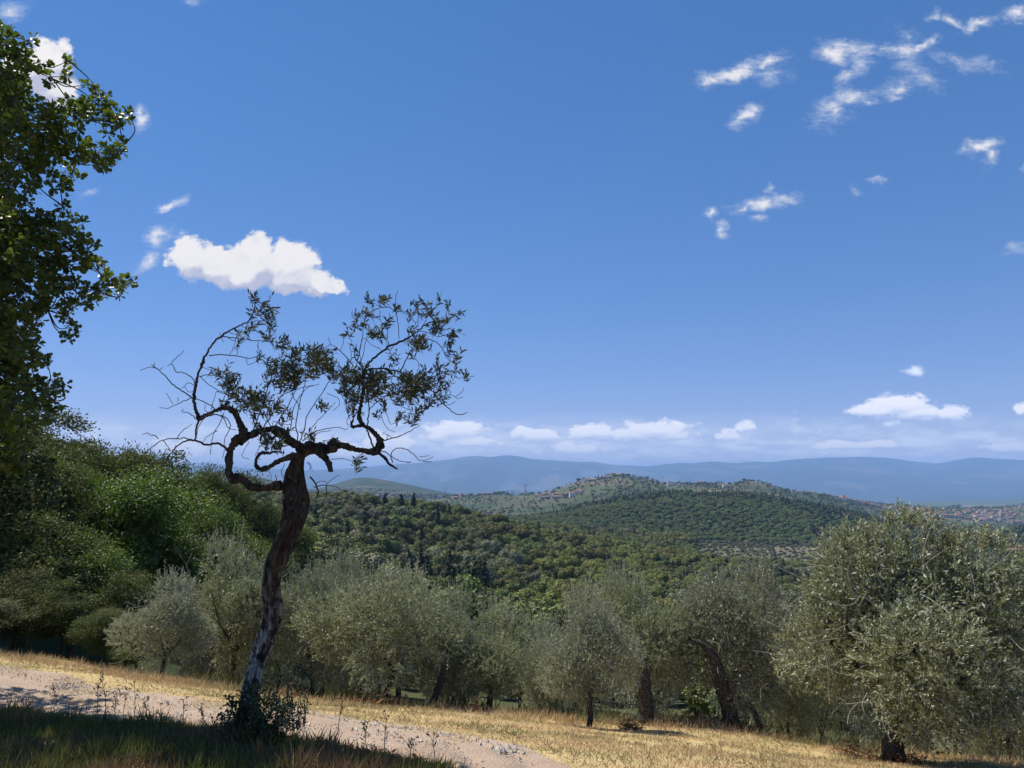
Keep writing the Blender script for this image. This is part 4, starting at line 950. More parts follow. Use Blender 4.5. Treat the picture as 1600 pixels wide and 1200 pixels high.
# undergrowth along the wood's foot
for a in [(20,17.8,2,880,150,"dusty dark bush on the bank above the bend"),(98,17.2,3,905,120,"scrubby bush with dry stems on the bank above the bend"),(165,16.6,2,945,95,"green bush where bank and wood meet"),(215,17.5,1,985,80,"small bush at the foot of the spreading olive"),(-70,15.5,2,930,180,"bush at the picture's edge on the bank above the bend")]:
    put_wood(*a, name="bush", cat="bush", group="bushes along the foot of the wood")

# ------------------------------------------------------------------ oak overhanging from the side
OKY = 8.2
ob = np.array([-9.3, 8.4]); obase = Vector((ob[0], ob[1], gz(ob[0], ob[1])))
oak = bpy.data.objects.new("oak_tree", None); COL.objects.link(oak); oak.location = obase
tag(oak, "leafy oak tree reaching in from the side, its dark crown against the sky", "oak tree")
OAKC = [(10,70,28),(32,92,20),(0,110,40),(46,62,10),(38,112,12),(-30,60,40),(20,170,40),(60,188,32),(95,192,28),(125,178,26),(150,162,22),(165,190,22),(185,182,12),(66,100,9),(84,124,10),(108,95,8),(110,120,10),(138,132,11),(160,147,12),(200,178,6),
 (192,228,9),(175,240,16),(150,240,22),(120,232,26),(90,230,30),(55,230,36),(15,230,45),(42,112,10),(162,258,10),(112,272,14),(92,288,16),(60,272,22),(20,290,34),(5,320,30),(98,322,8),(108,340,8),
 (20,350,40),(60,357,33),(90,350,20),(125,362,16),(137,378,12),(100,388,34),(60,400,40),(20,410,45),(130,406,22),(150,420,17),(175,436,14),(193,440,11),(205,440,5),(190,456,10),(165,460,14),(140,468,12),(120,458,24),(90,450,28),(50,455,34),(10,470,40),
 (75,485,15),(100,490,14),(110,512,9),(105,528,6),(38,500,22),(15,530,36),(45,522,14),(35,560,20),(58,562,10),(74,566,6),(15,590,34),(45,602,24),(75,600,18),(97,602,9),(85,626,13),(60,640,20),(20,640,34),(75,652,8),(45,668,18),(10,680,28)]
N_OAK = len(OAKC)
for k in range(46): OAKC.append((rng.uniform(-40, 18), 80 + 14 * k + rng.normal() * 8, rng.uniform(22, 36)))
def oak_leaves(pos, dirs, L, W_):
    n = len(pos); d = unit(dirs); s = unit(np.cross(d, rng.normal(size=(n, 3)) * .8 + [0, 0, 1.0])); nn = np.cross(s, d)
    prof = [(0, .06), (.30, .30), (.45, .20), (.70, .46)]
    L = L[:, None]; W_ = W_[:, None]
    rows = [pos + d * L * t + s * W_ * w + nn * W_ * .12 * abs(w) for t, w in prof] + [pos + d * L] + [pos + d * L * t - s * W_ * w + nn * W_ * .12 * abs(w) for t, w in prof[:0:-1]]
    V = np.stack(rows, 1).reshape(-1, 3)
    return V, np.arange(n * 8).reshape(n, 8)
# crown beyond the frame: it hangs over the grass and shades it
off = []
for k in range(150):
    a = rng.uniform(0, 2 * math.pi); rr = math.sqrt(rng.uniform(0, 1)) * 3.0
    x = -8.6 + rr * math.cos(a) * 1.0; y = 8.2 + rr * math.sin(a) * 1.1; z = rng.uniform(.6, 5.2)
    px, py = to_px(x, y, z)
    if y > 0.5 and px > -25: continue
    off.append((np.array([x, y, z]), rng.uniform(.38, .6)))
gl = Geo(); gb = Geo()
hubs = [np.array(P(-120, 180, OKY + .3)), np.array(P(-60, 420, OKY)), np.array(P(-90, 620, OKY + .2)), np.array(P(-110, 60, OKY + .2))]
topk = np.array([-9.3, 8.4, 0.6])
for h_ in hubs:
    sp = spline(np.vstack([np.append(topk, .12), np.append((topk + h_) / 2 + [.2, 0, .5], .085), np.append(h_, .05)]), 8); V, F = tube(sp[:, :3] - np.array(obase), sp[:, 3], 9, .08)
    link("branch", make_mesh("branch", V, F, (M["bark"],), True), oak)
allc = [(np.array(P(a, b_, OKY + rng.normal() * .35 + (.9 if q_ >= N_OAK else 0))), r_ * OKY / FOC, True) for q_, (a, b_, r_) in enumerate(OAKC)] + [(p, r_, False) for p, r_ in off]
for c3, r_, vis in allc:
    h_ = hubs[int(np.argmin([np.linalg.norm(c3 - q) for q in hubs]))]
    if vis:
        par = [q for q, _, v_ in allc if v_ and .02 < np.linalg.norm(q - c3) and np.linalg.norm(q - h_) < np.linalg.norm(c3 - h_) * .93]
        if par: h_ = par[int(np.argmin([np.linalg.norm(c3 - q) for q in par]))]
        sp = spline(np.vstack([np.append(h_, .009), np.append((h_ + c3) / 2 + rng.normal(size=3) * .05 + [0, 0, -.03], .006), np.append(c3, .0035)]), 5)
        V, F = tube(sp[:, :3], sp[:, 3], 5); gb.add(V - np.array(obase), F, .5, 0, True)
    nt_w = max(3, int(r_ * r_ * (700 if vis else 70))) ; nlv = 9
    ends = c3 + rand_dirs(nt_w) * (rng.uniform(.2, 1, nt_w) ** .5 * r_)[:, None] * [1.05, 1.3, .95]
    if vis:
        for e in ends[:14]:
            V, F = tube(np.array([c3, (c3 + e) / 2 + rng.normal(size=3) * .01, e]), .0032, 3); gb.add(V - np.array(obase), F, .5, 0, True)
    n = nt_w * nlv
    cen = np.repeat(ends, nlv, 0); dd = unit(rng.normal(size=(n, 3)) + np.repeat(unit(ends - c3), nlv, 0) * .6 + [0, 0, .1])
    sc_ = 1.0 if vis else 1.9
    V, F = oak_leaves(cen + dd * .015, dd, rng.uniform(.055, .085, n) * sc_, rng.uniform(.045, .065, n) * sc_)
    gl.add(V - np.array(obase), F, np.clip(rng.uniform(.1, .9, n), 0, 1), 0)
link("foliage", gl.mesh("foliage", (M["oak_leaf"],)), oak)["kind"] = "stuff"
link("twigs", gb.mesh("twigs", (M["twig"],)), oak)["kind"] = "stuff"
sp = spline([[-9.3, 8.4, obase.z - .3, .26], [-9.25, 8.4, -1.0, .19], [-9.3, 8.4, .6, .16]], 8); V, F = tube(sp[:, :3] - np.array(obase), sp[:, 3], 16, .08)
link("trunk", make_mesh("trunk", V, F, (M["bark"],), True), oak)

# ------------------------------------------------------------------ valley woods: kinds of tree seen from 100 m to 1.3 km
def blob_tree(name, kind, mats):
    g = Geo()
    if kind == "round":      # holm oak: billowy dome
        nl = 15; d = rand_dirs(nl); d[:, 2] = np.abs(d[:, 2]) * .9 - .15
        lc = np.array([0, 0, 4.2]) + d * [2.7, 2.7, 2.3]; lr = rng.uniform(1.1, 1.8, nl); n = 3400; ls = .36
    elif kind == "flat":     # stone pine: wide cushion on a stem
        nl = 14; a = rng.uniform(0, 6.28, nl); rr = np.sqrt(rng.uniform(0, 1, nl)) * 2.9
        lc = np.stack([rr * np.cos(a), rr * np.sin(a), 6.0 + rng.normal(size=nl) * .35 - rr * .18], -1); lr = rng.uniform(.9, 1.35, nl); n = 2800; ls = .35
    elif kind == "spire":    # cypress
        nl = 12; z = np.linspace(.9, 9.4, nl); lc = np.stack([rng.normal(size=nl) * .12, rng.normal(size=nl) * .12, z], -1); lr = np.interp(z, [0, 3, 9.6], [.95, 1.05, .22]); n = 1700; ls = .30
    else:                    # loose conifer
        nl = 18; z = np.linspace(1.4, 8.6, nl); w = np.interp(z, [1, 2.5, 8.8], [1.5, 1.7, .15]); a = rng.uniform(0, 6.28, nl)
        lc = np.stack([np.cos(a) * w * .45, np.sin(a) * w * .45, z], -1); lr = w * .62 + .22; n = 2200; ls = .33
    k = rng.choice(nl, n, p=lr ** 2 / (lr ** 2).sum()); dd = rand_dirs(n); fl = (dd[:, 2] < -.3) & (rng.uniform(size=n) < .7); dd[fl, 2] *= -1
    lt = rng.uniform(.1, .75, nl)
    B = lc[k] + dd * (lr[k] * rng.uniform(.8, 1.08, n))[:, None]
    V, F = leaves(B - unit(dd) * 0, unit(np.cross(dd, rng.normal(size=(n, 3))) + dd * .25), rng.uniform(.7, 1.3, n) * ls, rng.uniform(.6, 1., n) * ls, .1, normal_bias=dd * 2)
    g.add(V, F, np.clip(lt[k] + rng.normal(size=n) * .2, 0, 1), 0)
    # inner body closing the middle; its dark tint paints the shade inside
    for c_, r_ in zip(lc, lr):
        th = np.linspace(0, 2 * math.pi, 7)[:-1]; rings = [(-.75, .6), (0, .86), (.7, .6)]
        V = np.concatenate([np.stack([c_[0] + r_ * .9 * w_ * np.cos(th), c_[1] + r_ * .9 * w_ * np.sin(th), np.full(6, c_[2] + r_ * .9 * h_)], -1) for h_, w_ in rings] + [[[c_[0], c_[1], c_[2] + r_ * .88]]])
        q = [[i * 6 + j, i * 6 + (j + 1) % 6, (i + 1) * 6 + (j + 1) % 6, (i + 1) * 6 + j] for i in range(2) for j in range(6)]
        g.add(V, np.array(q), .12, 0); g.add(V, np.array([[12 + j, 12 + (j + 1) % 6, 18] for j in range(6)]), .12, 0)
    h_ = lc[:, 2].min() + .3
    V, F = tube([(0, 0, -1.5), (.05, 0, h_ * .5), (0, 0, h_ + .5)], [.28, .2, .14], 6); g.add(V, F, .3, 1, True)
    return g.mesh(name, mats)
M["holm"] = leaf_material("holm", (.05, .07, .016), (0.204, 0.234, 0.050), None, .12, None, .6, .3)
M["valley_green"] = leaf_material("valley_green", (.06, .09, .018), (0.228, 0.270, 0.054), None, .15, None, .6, .3)
M["pine"] = leaf_material("pine", (.085, .10, .016), (0.264, 0.270, 0.046), None, .1, None, .6, .3)
M["greyish"] = leaf_material("greyish", (.08, .088, .046), (0.240, 0.246, 0.132), None, .1, None, .6, .3)
M["cypress"] = leaf_material("cypress", (.018, .032, .013), (.055, .078, .03), None, .05, None, .65, .25)
M["hill_green"] = leaf_material("hill_green", (.055, .09, .022), (.20, .26, .068), None, .12, None, .6, .3)
KIND = {}
for nm, kd, mt in (("holm_oak", "round", "holm"), ("holm_oak", "round", "holm"), ("leafy_tree", "round", "valley_green"), ("stone_pine", "flat", "pine"), ("stone_pine", "flat", "pine"), ("grey_tree", "round", "greyish"), ("cypress_tree", "spire", "cypress"), ("conifer", "cone", "cypress"), ("leafy_tree", "round", "hill_green"), ("conifer", "cone", "hill_green")):
    KIND.setdefault(nm, []).append(blob_tree(nm, kd, (M[mt], M["bark"])))
MESHES = [(nm, me) for nm, l_ in KIND.items() for me in l_]
ids = {nm: [i for i, (n_, _) in enumerate(MESHES) if n_ == nm] for nm in KIND}

def scatter(n, Y0, Y1, u0, u1, spacing_fn, keep_fn):
    Y = np.sqrt(rng.uniform(Y0 ** 2, Y1 ** 2, n)); u = rng.uniform(u0, u1, n); x = u * Y
    return x, Y
TREES = []     # x, Y, z, scale, mesh index
def px_of(x, Y): return 800 + x / Y * (FOC * CP + 21)
# jittered grid over the valley
def grid_points(Y0, Y1, cell, u0=-.78, u1=.78):
    xs = np.arange(u0 * Y1, u1 * Y1, cell); ys = np.arange(Y0, Y1, cell); X, Yg = np.meshgrid(xs, ys)
    X = X + rng.uniform(-.42, .42, X.shape) * cell; Yg = Yg + rng.uniform(-.42, .42, X.shape) * cell
    X = X.ravel(); Yg = Yg.ravel(); k = (X / Yg > u0) & (X / Yg < u1) & (Yg > Y0); return X[k], Yg[k]
X, Yg = grid_points(40, 840, 6.6)
p_ = px_of(X, Yg)
typ = vnoise(X / 38, Yg / 38, 31); typ2 = vnoise(X / 90, Yg / 90, 51)
clear = (vnoise(X / 26, Yg / 26, 71) > .93)
for x, y, p, t, t2, cl_ in zip(X, Yg, p_, typ, typ2, clear):
    if cl_: continue
    if y < 85 and p < 440: continue
    if y > 545 and p > 1080: continue
    r = rng.uniform()
    pine_zone = np.clip((p - 720) / 160, 0, 1) * np.clip((900 + 100 - p) / 60 + 3, 0, 1)
    if 655 < p < 775 and 190 < y < 262 and r < .75: nm = "cypress_tree"
    elif t2 > .45 and r < .75 * pine_zone: nm = "stone_pine"
    elif t > .62: nm = "leafy_tree" if r < .7 else "holm_oak"
    elif t < .27: nm = "grey_tree" if r < .55 else "holm_oak"
    elif r < .05: nm = "cypress_tree"
    elif r < .12: nm = "conifer"
    else: nm = "holm_oak"
    i = ids[nm][0] if nm in ("leafy_tree", "conifer") else rng.choice(ids[nm])
    s = rng.choice([rng.uniform(.6, .95), rng.uniform(.9, 1.3), rng.uniform(1.2, 1.65)]) * (1.0 if nm != "cypress_tree" else 1.1) * (.92 if y > 450 else 1)
    if y < 110: s = min(s, .75) * (.8 if y < 70 else 1); i = ids['grey_tree'][0] if rng.uniform() < .6 else ids['holm_oak'][0]
    TREES.append((x, y, s, i))
# conifer-topped hill
X, Yg = grid_points(830, 1400, 7.0)
p_ = px_of(X, Yg); e_ = vnoise(X / 80, Yg / 80, 91)
for x, y, p, t in zip(X, Yg, p_, e_):
    if p < 560 or (y > 1330): continue
    ridge = (y > 1150) or (p > 1240 + 60 * t and y > 900)
    r = rng.uniform()
    if (ridge and r < .62) or r < .05: nm = "conifer" if r < .4 else "cypress_tree"; i = ids[nm][0]; s = rng.uniform(.55, 1.15)
    else: nm = "leafy_tree"; i = ids[nm][1]; s = rng.uniform(.65, 1.1)
    TREES.append((x, y, s, i))
# olive terraces on the valley floor, and scattered trees on the far farmland
M["far_olive"] = leaf_material("far_olive", (.075, .09, .05), (.20, .215, .135), None, .1, None, .6, .3)
fo = blob_tree("terrace_olive_tree", "round", (M["far_olive"], M["bark"])); MESHES.append(("terrace_olive_tree", fo)); FO = len(MESHES) - 1
X, Yg = grid_points(585, 980, 7.0)
p_ = px_of(X, Yg)
for x, y, p in zip(X, Yg, p_):
    if 1085 < p < 1560 and y < 835:
        if rng.uniform() < .82: TREES.append((x, y, rng.uniform(.32, .62), FO))
    elif p >= 1530 and y > 620 and rng.uniform() < .22: TREES.append((x, y, rng.uniform(.5, 1.0), ids["holm_oak"][0]))
X, Yg = grid_points(1500, 3500, 21)
hz_ = vnoise(X / 110, Yg / 200, 61)
for x, y, hh in zip(X, Yg, hz_):
    p = 800 + x / y * 1210
    if hh > .60 or rng.uniform() < (.5 if p > 1280 else .33):
        dark = rng.uniform()
        if dark < .5: TREES.append((x, y, rng.uniform(.5, .9), FO))
        else: TREES.append((x, y, rng.uniform(.6, 1.25), ids["holm_oak"][0] if dark < .85 else ids["cypress_tree"][0]))
def far_hit(px, py, Y0, Y1):
    u, v = ray(px, py); Ys = np.linspace(Y0, Y1, 700); e = land_z(u * Ys, Ys) / Ys - v
    i = int(np.argmax(e > 0)) if (e > 0).any() else int(np.argmax(e))
    return u * Ys[i], Ys[i]
# trees that stand out on the skylines: (px, py of foot, spread, count, kind, size)
for (px, py, sp_, n_, nm, s0, Y0, Y1) in [(1170,753,13,9,"stone_pine",1.5,2000,2500),(1155,756,6,4,"holm_oak",1.3,2000,2500),(908,748,6,4,"holm_oak",1.3,2000,2500),(921,750,4,2,"cypress_tree",1.2,2000,2500),
     (960,744,7,4,"holm_oak",1.4,2000,2500),(980,744,7,6,"holm_oak",1.4,2000,2500),(1000,748,14,10,"cypress_tree",1.1,2000,2500),(940,749,8,4,"holm_oak",1.2,2000,2500),(1035,756,16,10,"cypress_tree",1.2,2000,2500),(1090,757,24,16,"holm_oak",1.2,2000,2500),
     (1075,757,4,4,"cypress_tree",1.5,2000,2500),(1120,757,8,5,"cypress_tree",1.4,2000,2500),(1220,766,20,8,"cypress_tree",1.2,2000,2500),(1290,775,30,20,"holm_oak",1.4,2000,2500),(1340,788,22,10,"holm_oak",1.2,2000,2500),(1228,770,4,3,"holm_oak",1.6,2000,2500),
     (736,770,3,2,"holm_oak",1.5,2300,3000),(780,770,16,9,"holm_oak",1.5,2300,3000),(795,772,10,5,"cypress_tree",1.4,2300,3000),(830,772,14,8,"holm_oak",1.2,2300,3000),(866,768,3,2,"cypress_tree",1.6,2200,2600),(700,775,40,20,"holm_oak",1.2,2400,3200),
     (545,768,60,30,"holm_oak",1.5,1700,2500),(545,776,2,1,"cypress_tree",2.2,1500,2300),(594,776,2,2,"cypress_tree",2.2,1500,2300),(640,770,30,16,"holm_oak",1.6,2000,2900),(1495,792,10,8,"stone_pine",1.9,2800,3400),(1532,794,7,5,"stone_pine",2.0,2800,3400),(1560,795,12,6,"holm_oak",1.3,2800,3400),
     (1530,846,30,26,"cypress_tree",1.3,1100,1350),(1390,800,60,40,"holm_oak",1.2,2700,3400),(1500,815,60,50,"holm_oak",1.1,2500,3300)]:
    for q in range(n_):
        a, y = far_hit(px + rng.normal() * sp_ * .5, py + abs(rng.normal()) * 1.0 + .5, Y0, Y1)
        TREES.append((a, y, s0 * rng.uniform(.7, 1.2), int(rng.choice(ids[nm][:2]))))
TREES = np.array(TREES, dtype=float)
tz = land_z(TREES[:, 0], TREES[:, 1])
# which of them show largest: skyline sweep from near to far over photo columns
height = np.array([5.8, 6.3])
hgt_of = np.array([{"holm_oak": 6.9, "leafy_tree": 6.9, "stone_pine": 7.2, "grey_tree": 6.9, "cypress_tree": 9.8, "conifer": 9.0, "terrace_olive_tree": 6.9}[n_] for n_, _ in MESHES])
wid_of = np.array([{"cypress_tree": 1.9, "conifer": 2.6}.get(n_, 6.6) for n_, _ in MESHES])
ki = TREES[:, 3].astype(int)
topz = tz + hgt_of[ki] * TREES[:, 2]
pxt, pyt = to_px(TREES[:, 0], TREES[:, 1], topz); _, pyb = to_px(TREES[:, 0], TREES[:, 1], tz)
wpx = wid_of[ki] * TREES[:, 2] * FOC / TREES[:, 1]
colx = np.arange(0, 1600, 2)
hor = np.interp(colx, [0,60,120,200,280,340,400,440,480,600,700,740,800,850,870,930,1000,1060,1100,1180,1230,1260,1320,1420,1500,1600], [660,680,700,715,730,755,790,850,855,870,910,945,950,985,930,912,925,880,870,880,950,880,825,815,850,900])
order = np.argsort(TREES[:, 1]); area = np.zeros(len(TREES))
for i in order:
    a, b_ = int((pxt[i] - wpx[i] / 2) / 2), int((pxt[i] + wpx[i] / 2) / 2) + 1
    a = max(a, 0); b_ = min(b_, len(colx))
    if b_ <= a: continue
    vis = np.clip(hor[a:b_] - pyt[i], 0, None); area[i] = np.minimum(vis, pyb[i] - pyt[i]).sum() * 2
    hor[a:b_] = np.minimum(hor[a:b_], pyt[i] + (pyb[i] - pyt[i]) * .12)
# leave out those that nothing of the photograph shows and that stand outside its edges
seen = area > 0
print("trees", len(TREES), "seen", int(seen.sum()))
DESC = {"holm_oak": ("dark round evergreen oak", "oak tree"), "leafy_tree": ("fresh green round-crowned tree", "tree"), "stone_pine": ("yellow-green flat pine", "pine tree"), "grey_tree": ("grey-green round tree", "tree"),
        "cypress_tree": ("dark narrow cypress", "cypress"), "conifer": ("dark pointed conifer", "conifer"), "terrace_olive_tree": ("small grey olive tree on the pale terraces", "olive tree")}
pick = []
nkind = {}
for i in np.argsort(-area):
    nm = MESHES[ki[i]][0]
    if area[i] < 12: break
    if nkind.get(nm, 0) >= 290 or len(pick) >= 900: continue
    nkind[nm] = nkind.get(nm, 0) + 1; pick.append(i)
print("picked", nkind)
def where(px, Y):
    if Y < 620:
        if px < 480: return "on the slope behind the wood at the bend", "slope behind the wood"
        if Y > 380: return "on the crest of the near wooded ridge", "near wooded ridge"
        if px < 800: return "on the near wooded ridge's flank below its crest", "near ridge flank"
        return "in the wooded valley bottom beyond the olive grove", "wooded valley bottom"
    if Y < 1000: return ("on the pale terraces at the foot of the wooded hill" if px > 1085 and Y < 836 else "at the foot of the wooded hill"), "foot of the wooded hill"
    if Y < 1450: return "on the conifer-topped hill in the middle distance", "conifer-topped hill"
    return "on the far village ridge", "far village ridge"
LAND = [(-300,60,"behind the wood's tallest dark trees"),(60,200,"over the wood's bright green trees"),(200,330,"above the low spreading olive"),(330,400,"seen over the tall olive tree"),(400,480,"beside the bare olive's trunk"),(480,560,"seen over the sunlit olive"),(560,630,"seen over the broad dense olive"),
        (630,700,"seen over the leaning grey olive"),(700,780,"seen over the small yellowish olive"),(780,860,"in the gap beside the young olive"),(860,960,"seen over the young pale-barked olive"),(960,1060,"seen over the thick-trunked olive"),(1060,1170,"seen over the knobbly leaning olive"),(1170,1240,"in the gap before the largest olive"),
        (1240,1400,"over the largest olive's near half"),(1400,1530,"over the largest olive's far half"),(1530,1900,"past the largest olive's outer edge")]
SHORT = {"on the slope behind the wood at the bend": "on the slope", "on the crest of the near wooded ridge": "on the near crest", "on the near wooded ridge's flank below its crest": "below the near crest", "in the wooded valley bottom beyond the olive grove": "in the valley bottom",
         "on the pale terraces at the foot of the wooded hill": "on the pale terraces", "at the foot of the wooded hill": "at the wooded hill's foot", "on the conifer-topped hill in the middle distance": "on the conifer-topped hill", "on the far village ridge": "on the far ridge"}
taken = np.zeros(len(TREES), bool)
for i in pick:
    nm, me = MESHES[ki[i]]; d_, cat = DESC[nm]; w_, gname = where(pxt[i], TREES[i, 1])
    o = link(nm, me, None, (TREES[i, 0], TREES[i, 1], tz[i] - .3), (0, 0, rng.uniform(0, 6.28)))
    s = TREES[i, 2]; o.scale = (s * rng.uniform(.88, 1.15), s * rng.uniform(.88, 1.15), s)
    if nm == "terrace_olive_tree": d_ = "small grey olive tree"
    size = "" if d_.startswith("small") else "big " if s > 1.22 else "small " if s < .85 else ""
    lm = next((t_ for a_, b_, t_ in LAND if a_ <= pxt[i] < b_), "")
    lab = size + d_ + " " + SHORT[w_] + " " + lm; lab = lab if len(lab.split()) <= 16 else (d_ + ' ' + SHORT[w_] + ' ' + lm); lab = lab if len(lab.split()) <= 16 else lab.replace("conifer-topped hill", "conifer hill").replace("the small yellowish", "the yellowish"); tag(o, lab, cat, nm.replace("_", " ") + "s " + w_); taken[i] = True

# the rest of the woods: one mass per kind, instances on points
def stuff_trees(name, me, idx, label):

    pm = bpy.data.meshes.new(name); V = np.stack([TREES[idx, 0], TREES[idx, 1], tz[idx] - .3], -1).astype(np.float32)
    pm.vertices.add(len(V)); pm.vertices.foreach_set("co", V.ravel())
    sc_ = np.stack([TREES[idx, 2] * rng.uniform(.88, 1.15, len(idx)), TREES[idx, 2] * rng.uniform(.88, 1.15, len(idx)), TREES[idx, 2]], -1).astype(np.float32)
    ro = np.stack([np.zeros(len(idx)), np.zeros(len(idx)), rng.uniform(0, 6.28, len(idx))], -1).astype(np.float32)
    a = pm.attributes.new("tree_scale", 'FLOAT_VECTOR', 'POINT'); a.data.foreach_set("vector", sc_.ravel())
    a = pm.attributes.new("tree_turn", 'FLOAT_VECTOR', 'POINT'); a.data.foreach_set("vector", ro.ravel())
    o = link(name, pm); tag(o, label, None, kind="stuff")
    src = next((q for q in COL.objects if q.data is me), None)
    if src is None: src = link(me.name, me, None, (TREES[idx[0], 0], TREES[idx[0], 1], tz[idx[0]] - .3)); 
    ng = bpy.data.node_groups.new(name, 'GeometryNodeTree')
    ng.interface.new_socket("Geometry", in_out='INPUT', socket_type='NodeSocketGeometry'); ng.interface.new_socket("Geometry", in_out='OUTPUT', socket_type='NodeSocketGeometry')
    gi = ng.nodes.new("NodeGroupInput"); go = ng.nodes.new("NodeGroupOutput")
    inf = ng.nodes.new("GeometryNodeObjectInfo"); inf.inputs["Object"].default_value = src; inf.inputs["As Instance"].default_value = True; inf.transform_space = 'ORIGINAL'
    ip = ng.nodes.new("GeometryNodeInstanceOnPoints")
    na1 = ng.nodes.new("GeometryNodeInputNamedAttribute"); na1.data_type = 'FLOAT_VECTOR'; na1.inputs["Name"].default_value = "tree_scale"
    na2 = ng.nodes.new("GeometryNodeInputNamedAttribute"); na2.data_type = 'FLOAT_VECTOR'; na2.inputs["Name"].default_value = "tree_turn"
    er = ng.nodes.new("FunctionNodeEulerToRotation")
    ng.links.new(gi.outputs[0], ip.inputs["Points"]); ng.links.new(inf.outputs["Geometry"], ip.inputs["Instance"])
    ng.links.new(na1.outputs[0], ip.inputs["Scale"]); ng.links.new(na2.outputs[0], er.inputs[0]); ng.links.new(er.outputs[0], ip.inputs["Rotation"])
    ng.links.new(ip.outputs[0], go.inputs[0])
    md = o.modifiers.new("trees", 'NODES'); md.node_group = ng
LBL = {"holm_oak": "unbroken wood of dark evergreen oaks filling the valley", "leafy_tree": "mass of green leafy trees across valley and hill", "stone_pine": "spread of flat-crowned pines in the valley wood", "grey_tree": "grey-green trees mixed through the valley wood",
       "cypress_tree": "many dark cypresses across the valley and ridges", "conifer": "dark conifers massed along the middle hill", "terrace_olive_tree": "many small olive trees on far terraces and fields"}
inview = (pxt > -250) & (pxt < 1850)
for k, (nm, me) in enumerate(MESHES):
    idx = np.flatnonzero((ki == k) & ~taken & inview)
    if len(idx): stuff_trees("distant_woods", me, idx, LBL[nm])
# ------------------------------------------------------------------ farmhouses and village houses far off
M["wall_cream"] = simple_material("wall_cream", (.50, .44, .34), (.58, .52, .42), .6, .9)
M["wall_white"] = simple_material("wall_white", (.66, .64, .60), (.74, .72, .68), .6, .9)
M["wall_ochre"] = simple_material("wall_ochre", (.45, .31, .20), (.52, .38, .25), .6, .9)
M["wall_rose"] = simple_material("wall_rose", (.48, .27, .21), (.54, .33, .26), .6, .9)
M["wall_stone"] = simple_material("wall_stone", (.30, .26, .21), (.38, .34, .28), .8, .9)
M["roof_tile"] = simple_material("roof_tile", (.22, .115, .08), (.30, .17, .125), 1.2, .9)
M["roof_old"] = simple_material("roof_old", (.24, .155, .115), (.31, .21, .16), 1.2, .9)
M["window_dark"] = simple_material("window_dark", (.03, .03, .035), (.05, .05, .055), 1.0, .3, 0, .5)
M["steel"] = simple_material("steel", (.16, .17, .18), (.22, .23, .24), .5, .6)
def box_vf(x0, x1, y0, y1, z0, z1):
    V = np.array([(x, y, z) for z in (z0, z1) for y in (y0, y1) for x in (x0, x1)], dtype=float)
    return V, np.array([(0, 2, 3, 1), (4, 5, 7, 6), (0, 1, 5, 4), (2, 6, 7, 3), (0, 4, 6, 2), (1, 3, 7, 5)])
HOUSE = {}
def house_meshes(kind):
    if kind in HOUSE: return HOUSE[kind]
    w, d, h, wall, roof, hip = kind
    gw = Geo(); V, F = box_vf(-w / 2, w / 2, -d / 2, d / 2, -4, h); gw.add(V, F)
    e = .5; rh = min(w, d) * .22; gr = Geo()
    r0 = (w / 2 - d * .42 if hip else w / 2 + e)
    V = np.array([(-w / 2 - e, -d / 2 - e, h), (w / 2 + e, -d / 2 - e, h), (w / 2 + e, d / 2 + e, h), (-w / 2 - e, d / 2 + e, h), (-r0, 0, h + rh), (r0, 0, h + rh),
                  (-w / 2 - e, -d / 2 - e, h + .25), (w / 2 + e, -d / 2 - e, h + .25), (w / 2 + e, d / 2 + e, h + .25), (-w / 2 - e, d / 2 + e, h + .25)])
    gr.add(V, np.array([(0, 3, 2, 1), (0, 1, 7, 6), (1, 2, 8, 7), (2, 3, 9, 8), (3, 0, 6, 9), (6, 7, 5, 4), (8, 9, 4, 5)])); gr.add(V, np.array([(7, 8, 5), (9, 6, 4)]))
    gn = Geo(); V, F = box_vf(-.55, .55, -.06, .0, -.8, .8); gn.add(V, F)
    HOUSE[kind] = (gw.mesh("wall", (M[wall],)), gr.mesh("roof", (M[roof],)), gn.mesh("window", (M["window_dark"],)))
    return HOUSE[kind]
def put_house(px, py, Y0, Y1, kind, label, cat="house", group=None, rot=None, windows=False, name="farmhouse"):
    x, y = far_hit(px, py, Y0, Y1)
    root = bpy.data.objects.new(name, None); COL.objects.link(root)
    root.location = (x, y, gz(x, y) - .6); root.rotation_euler = (0, 0, rng.uniform(-.7, .7) if rot is None else rot)
    wm, rm, nm_ = house_meshes(kind); link("wall", wm, root); link("roof", rm, root)
    if windows:
        w, d, h = kind[:3]
        for sy in range(int(h // 3.1)):
            n = max(2, int(w // 3.6))
            for k in range(n):
                link("window", nm_, root, loc=(-w / 2 + w * (k + .5) / n, -d / 2 - .02, 1.9 + 3.1 * sy))
    return tag(root, label, cat, group)
H = put_house
A_, B_, C_, D_, E_ = (14, 9, 6.5, "wall_cream", "roof_tile", True), (18, 10, 7, "wall_white", "roof_tile", True), (12, 9, 9, "wall_ochre", "roof_old", False), (16, 10, 6, "wall_rose", "roof_tile", False), (22, 10, 6, "wall_stone", "roof_old", False)
# hilltop hamlet
for px, py, k, lb in [(951,748,(26,12,8,"wall_cream","roof_old",True),"long pale villa at the head of the hilltop hamlet"),(958,743,C_,"ochre house at the very top of the hamlet hill"),(968,744,E_,"low stone farmhouse beside the hilltop trees"),(981,745,A_,"cream house half hidden in the hilltop trees"),
        (997,749,B_,"white house on the hilltop's shoulder among cypresses"),(1019,752,A_,"cream house at the end of the hilltop row"),(918,752,B_,"white house on the hill's bare flank below the dark tree"),(925,752,E_,"stone house next to the white one on the bare flank")]:
    H(px, py, 1950, 2600, k, lb, group="houses of the hilltop hamlet")
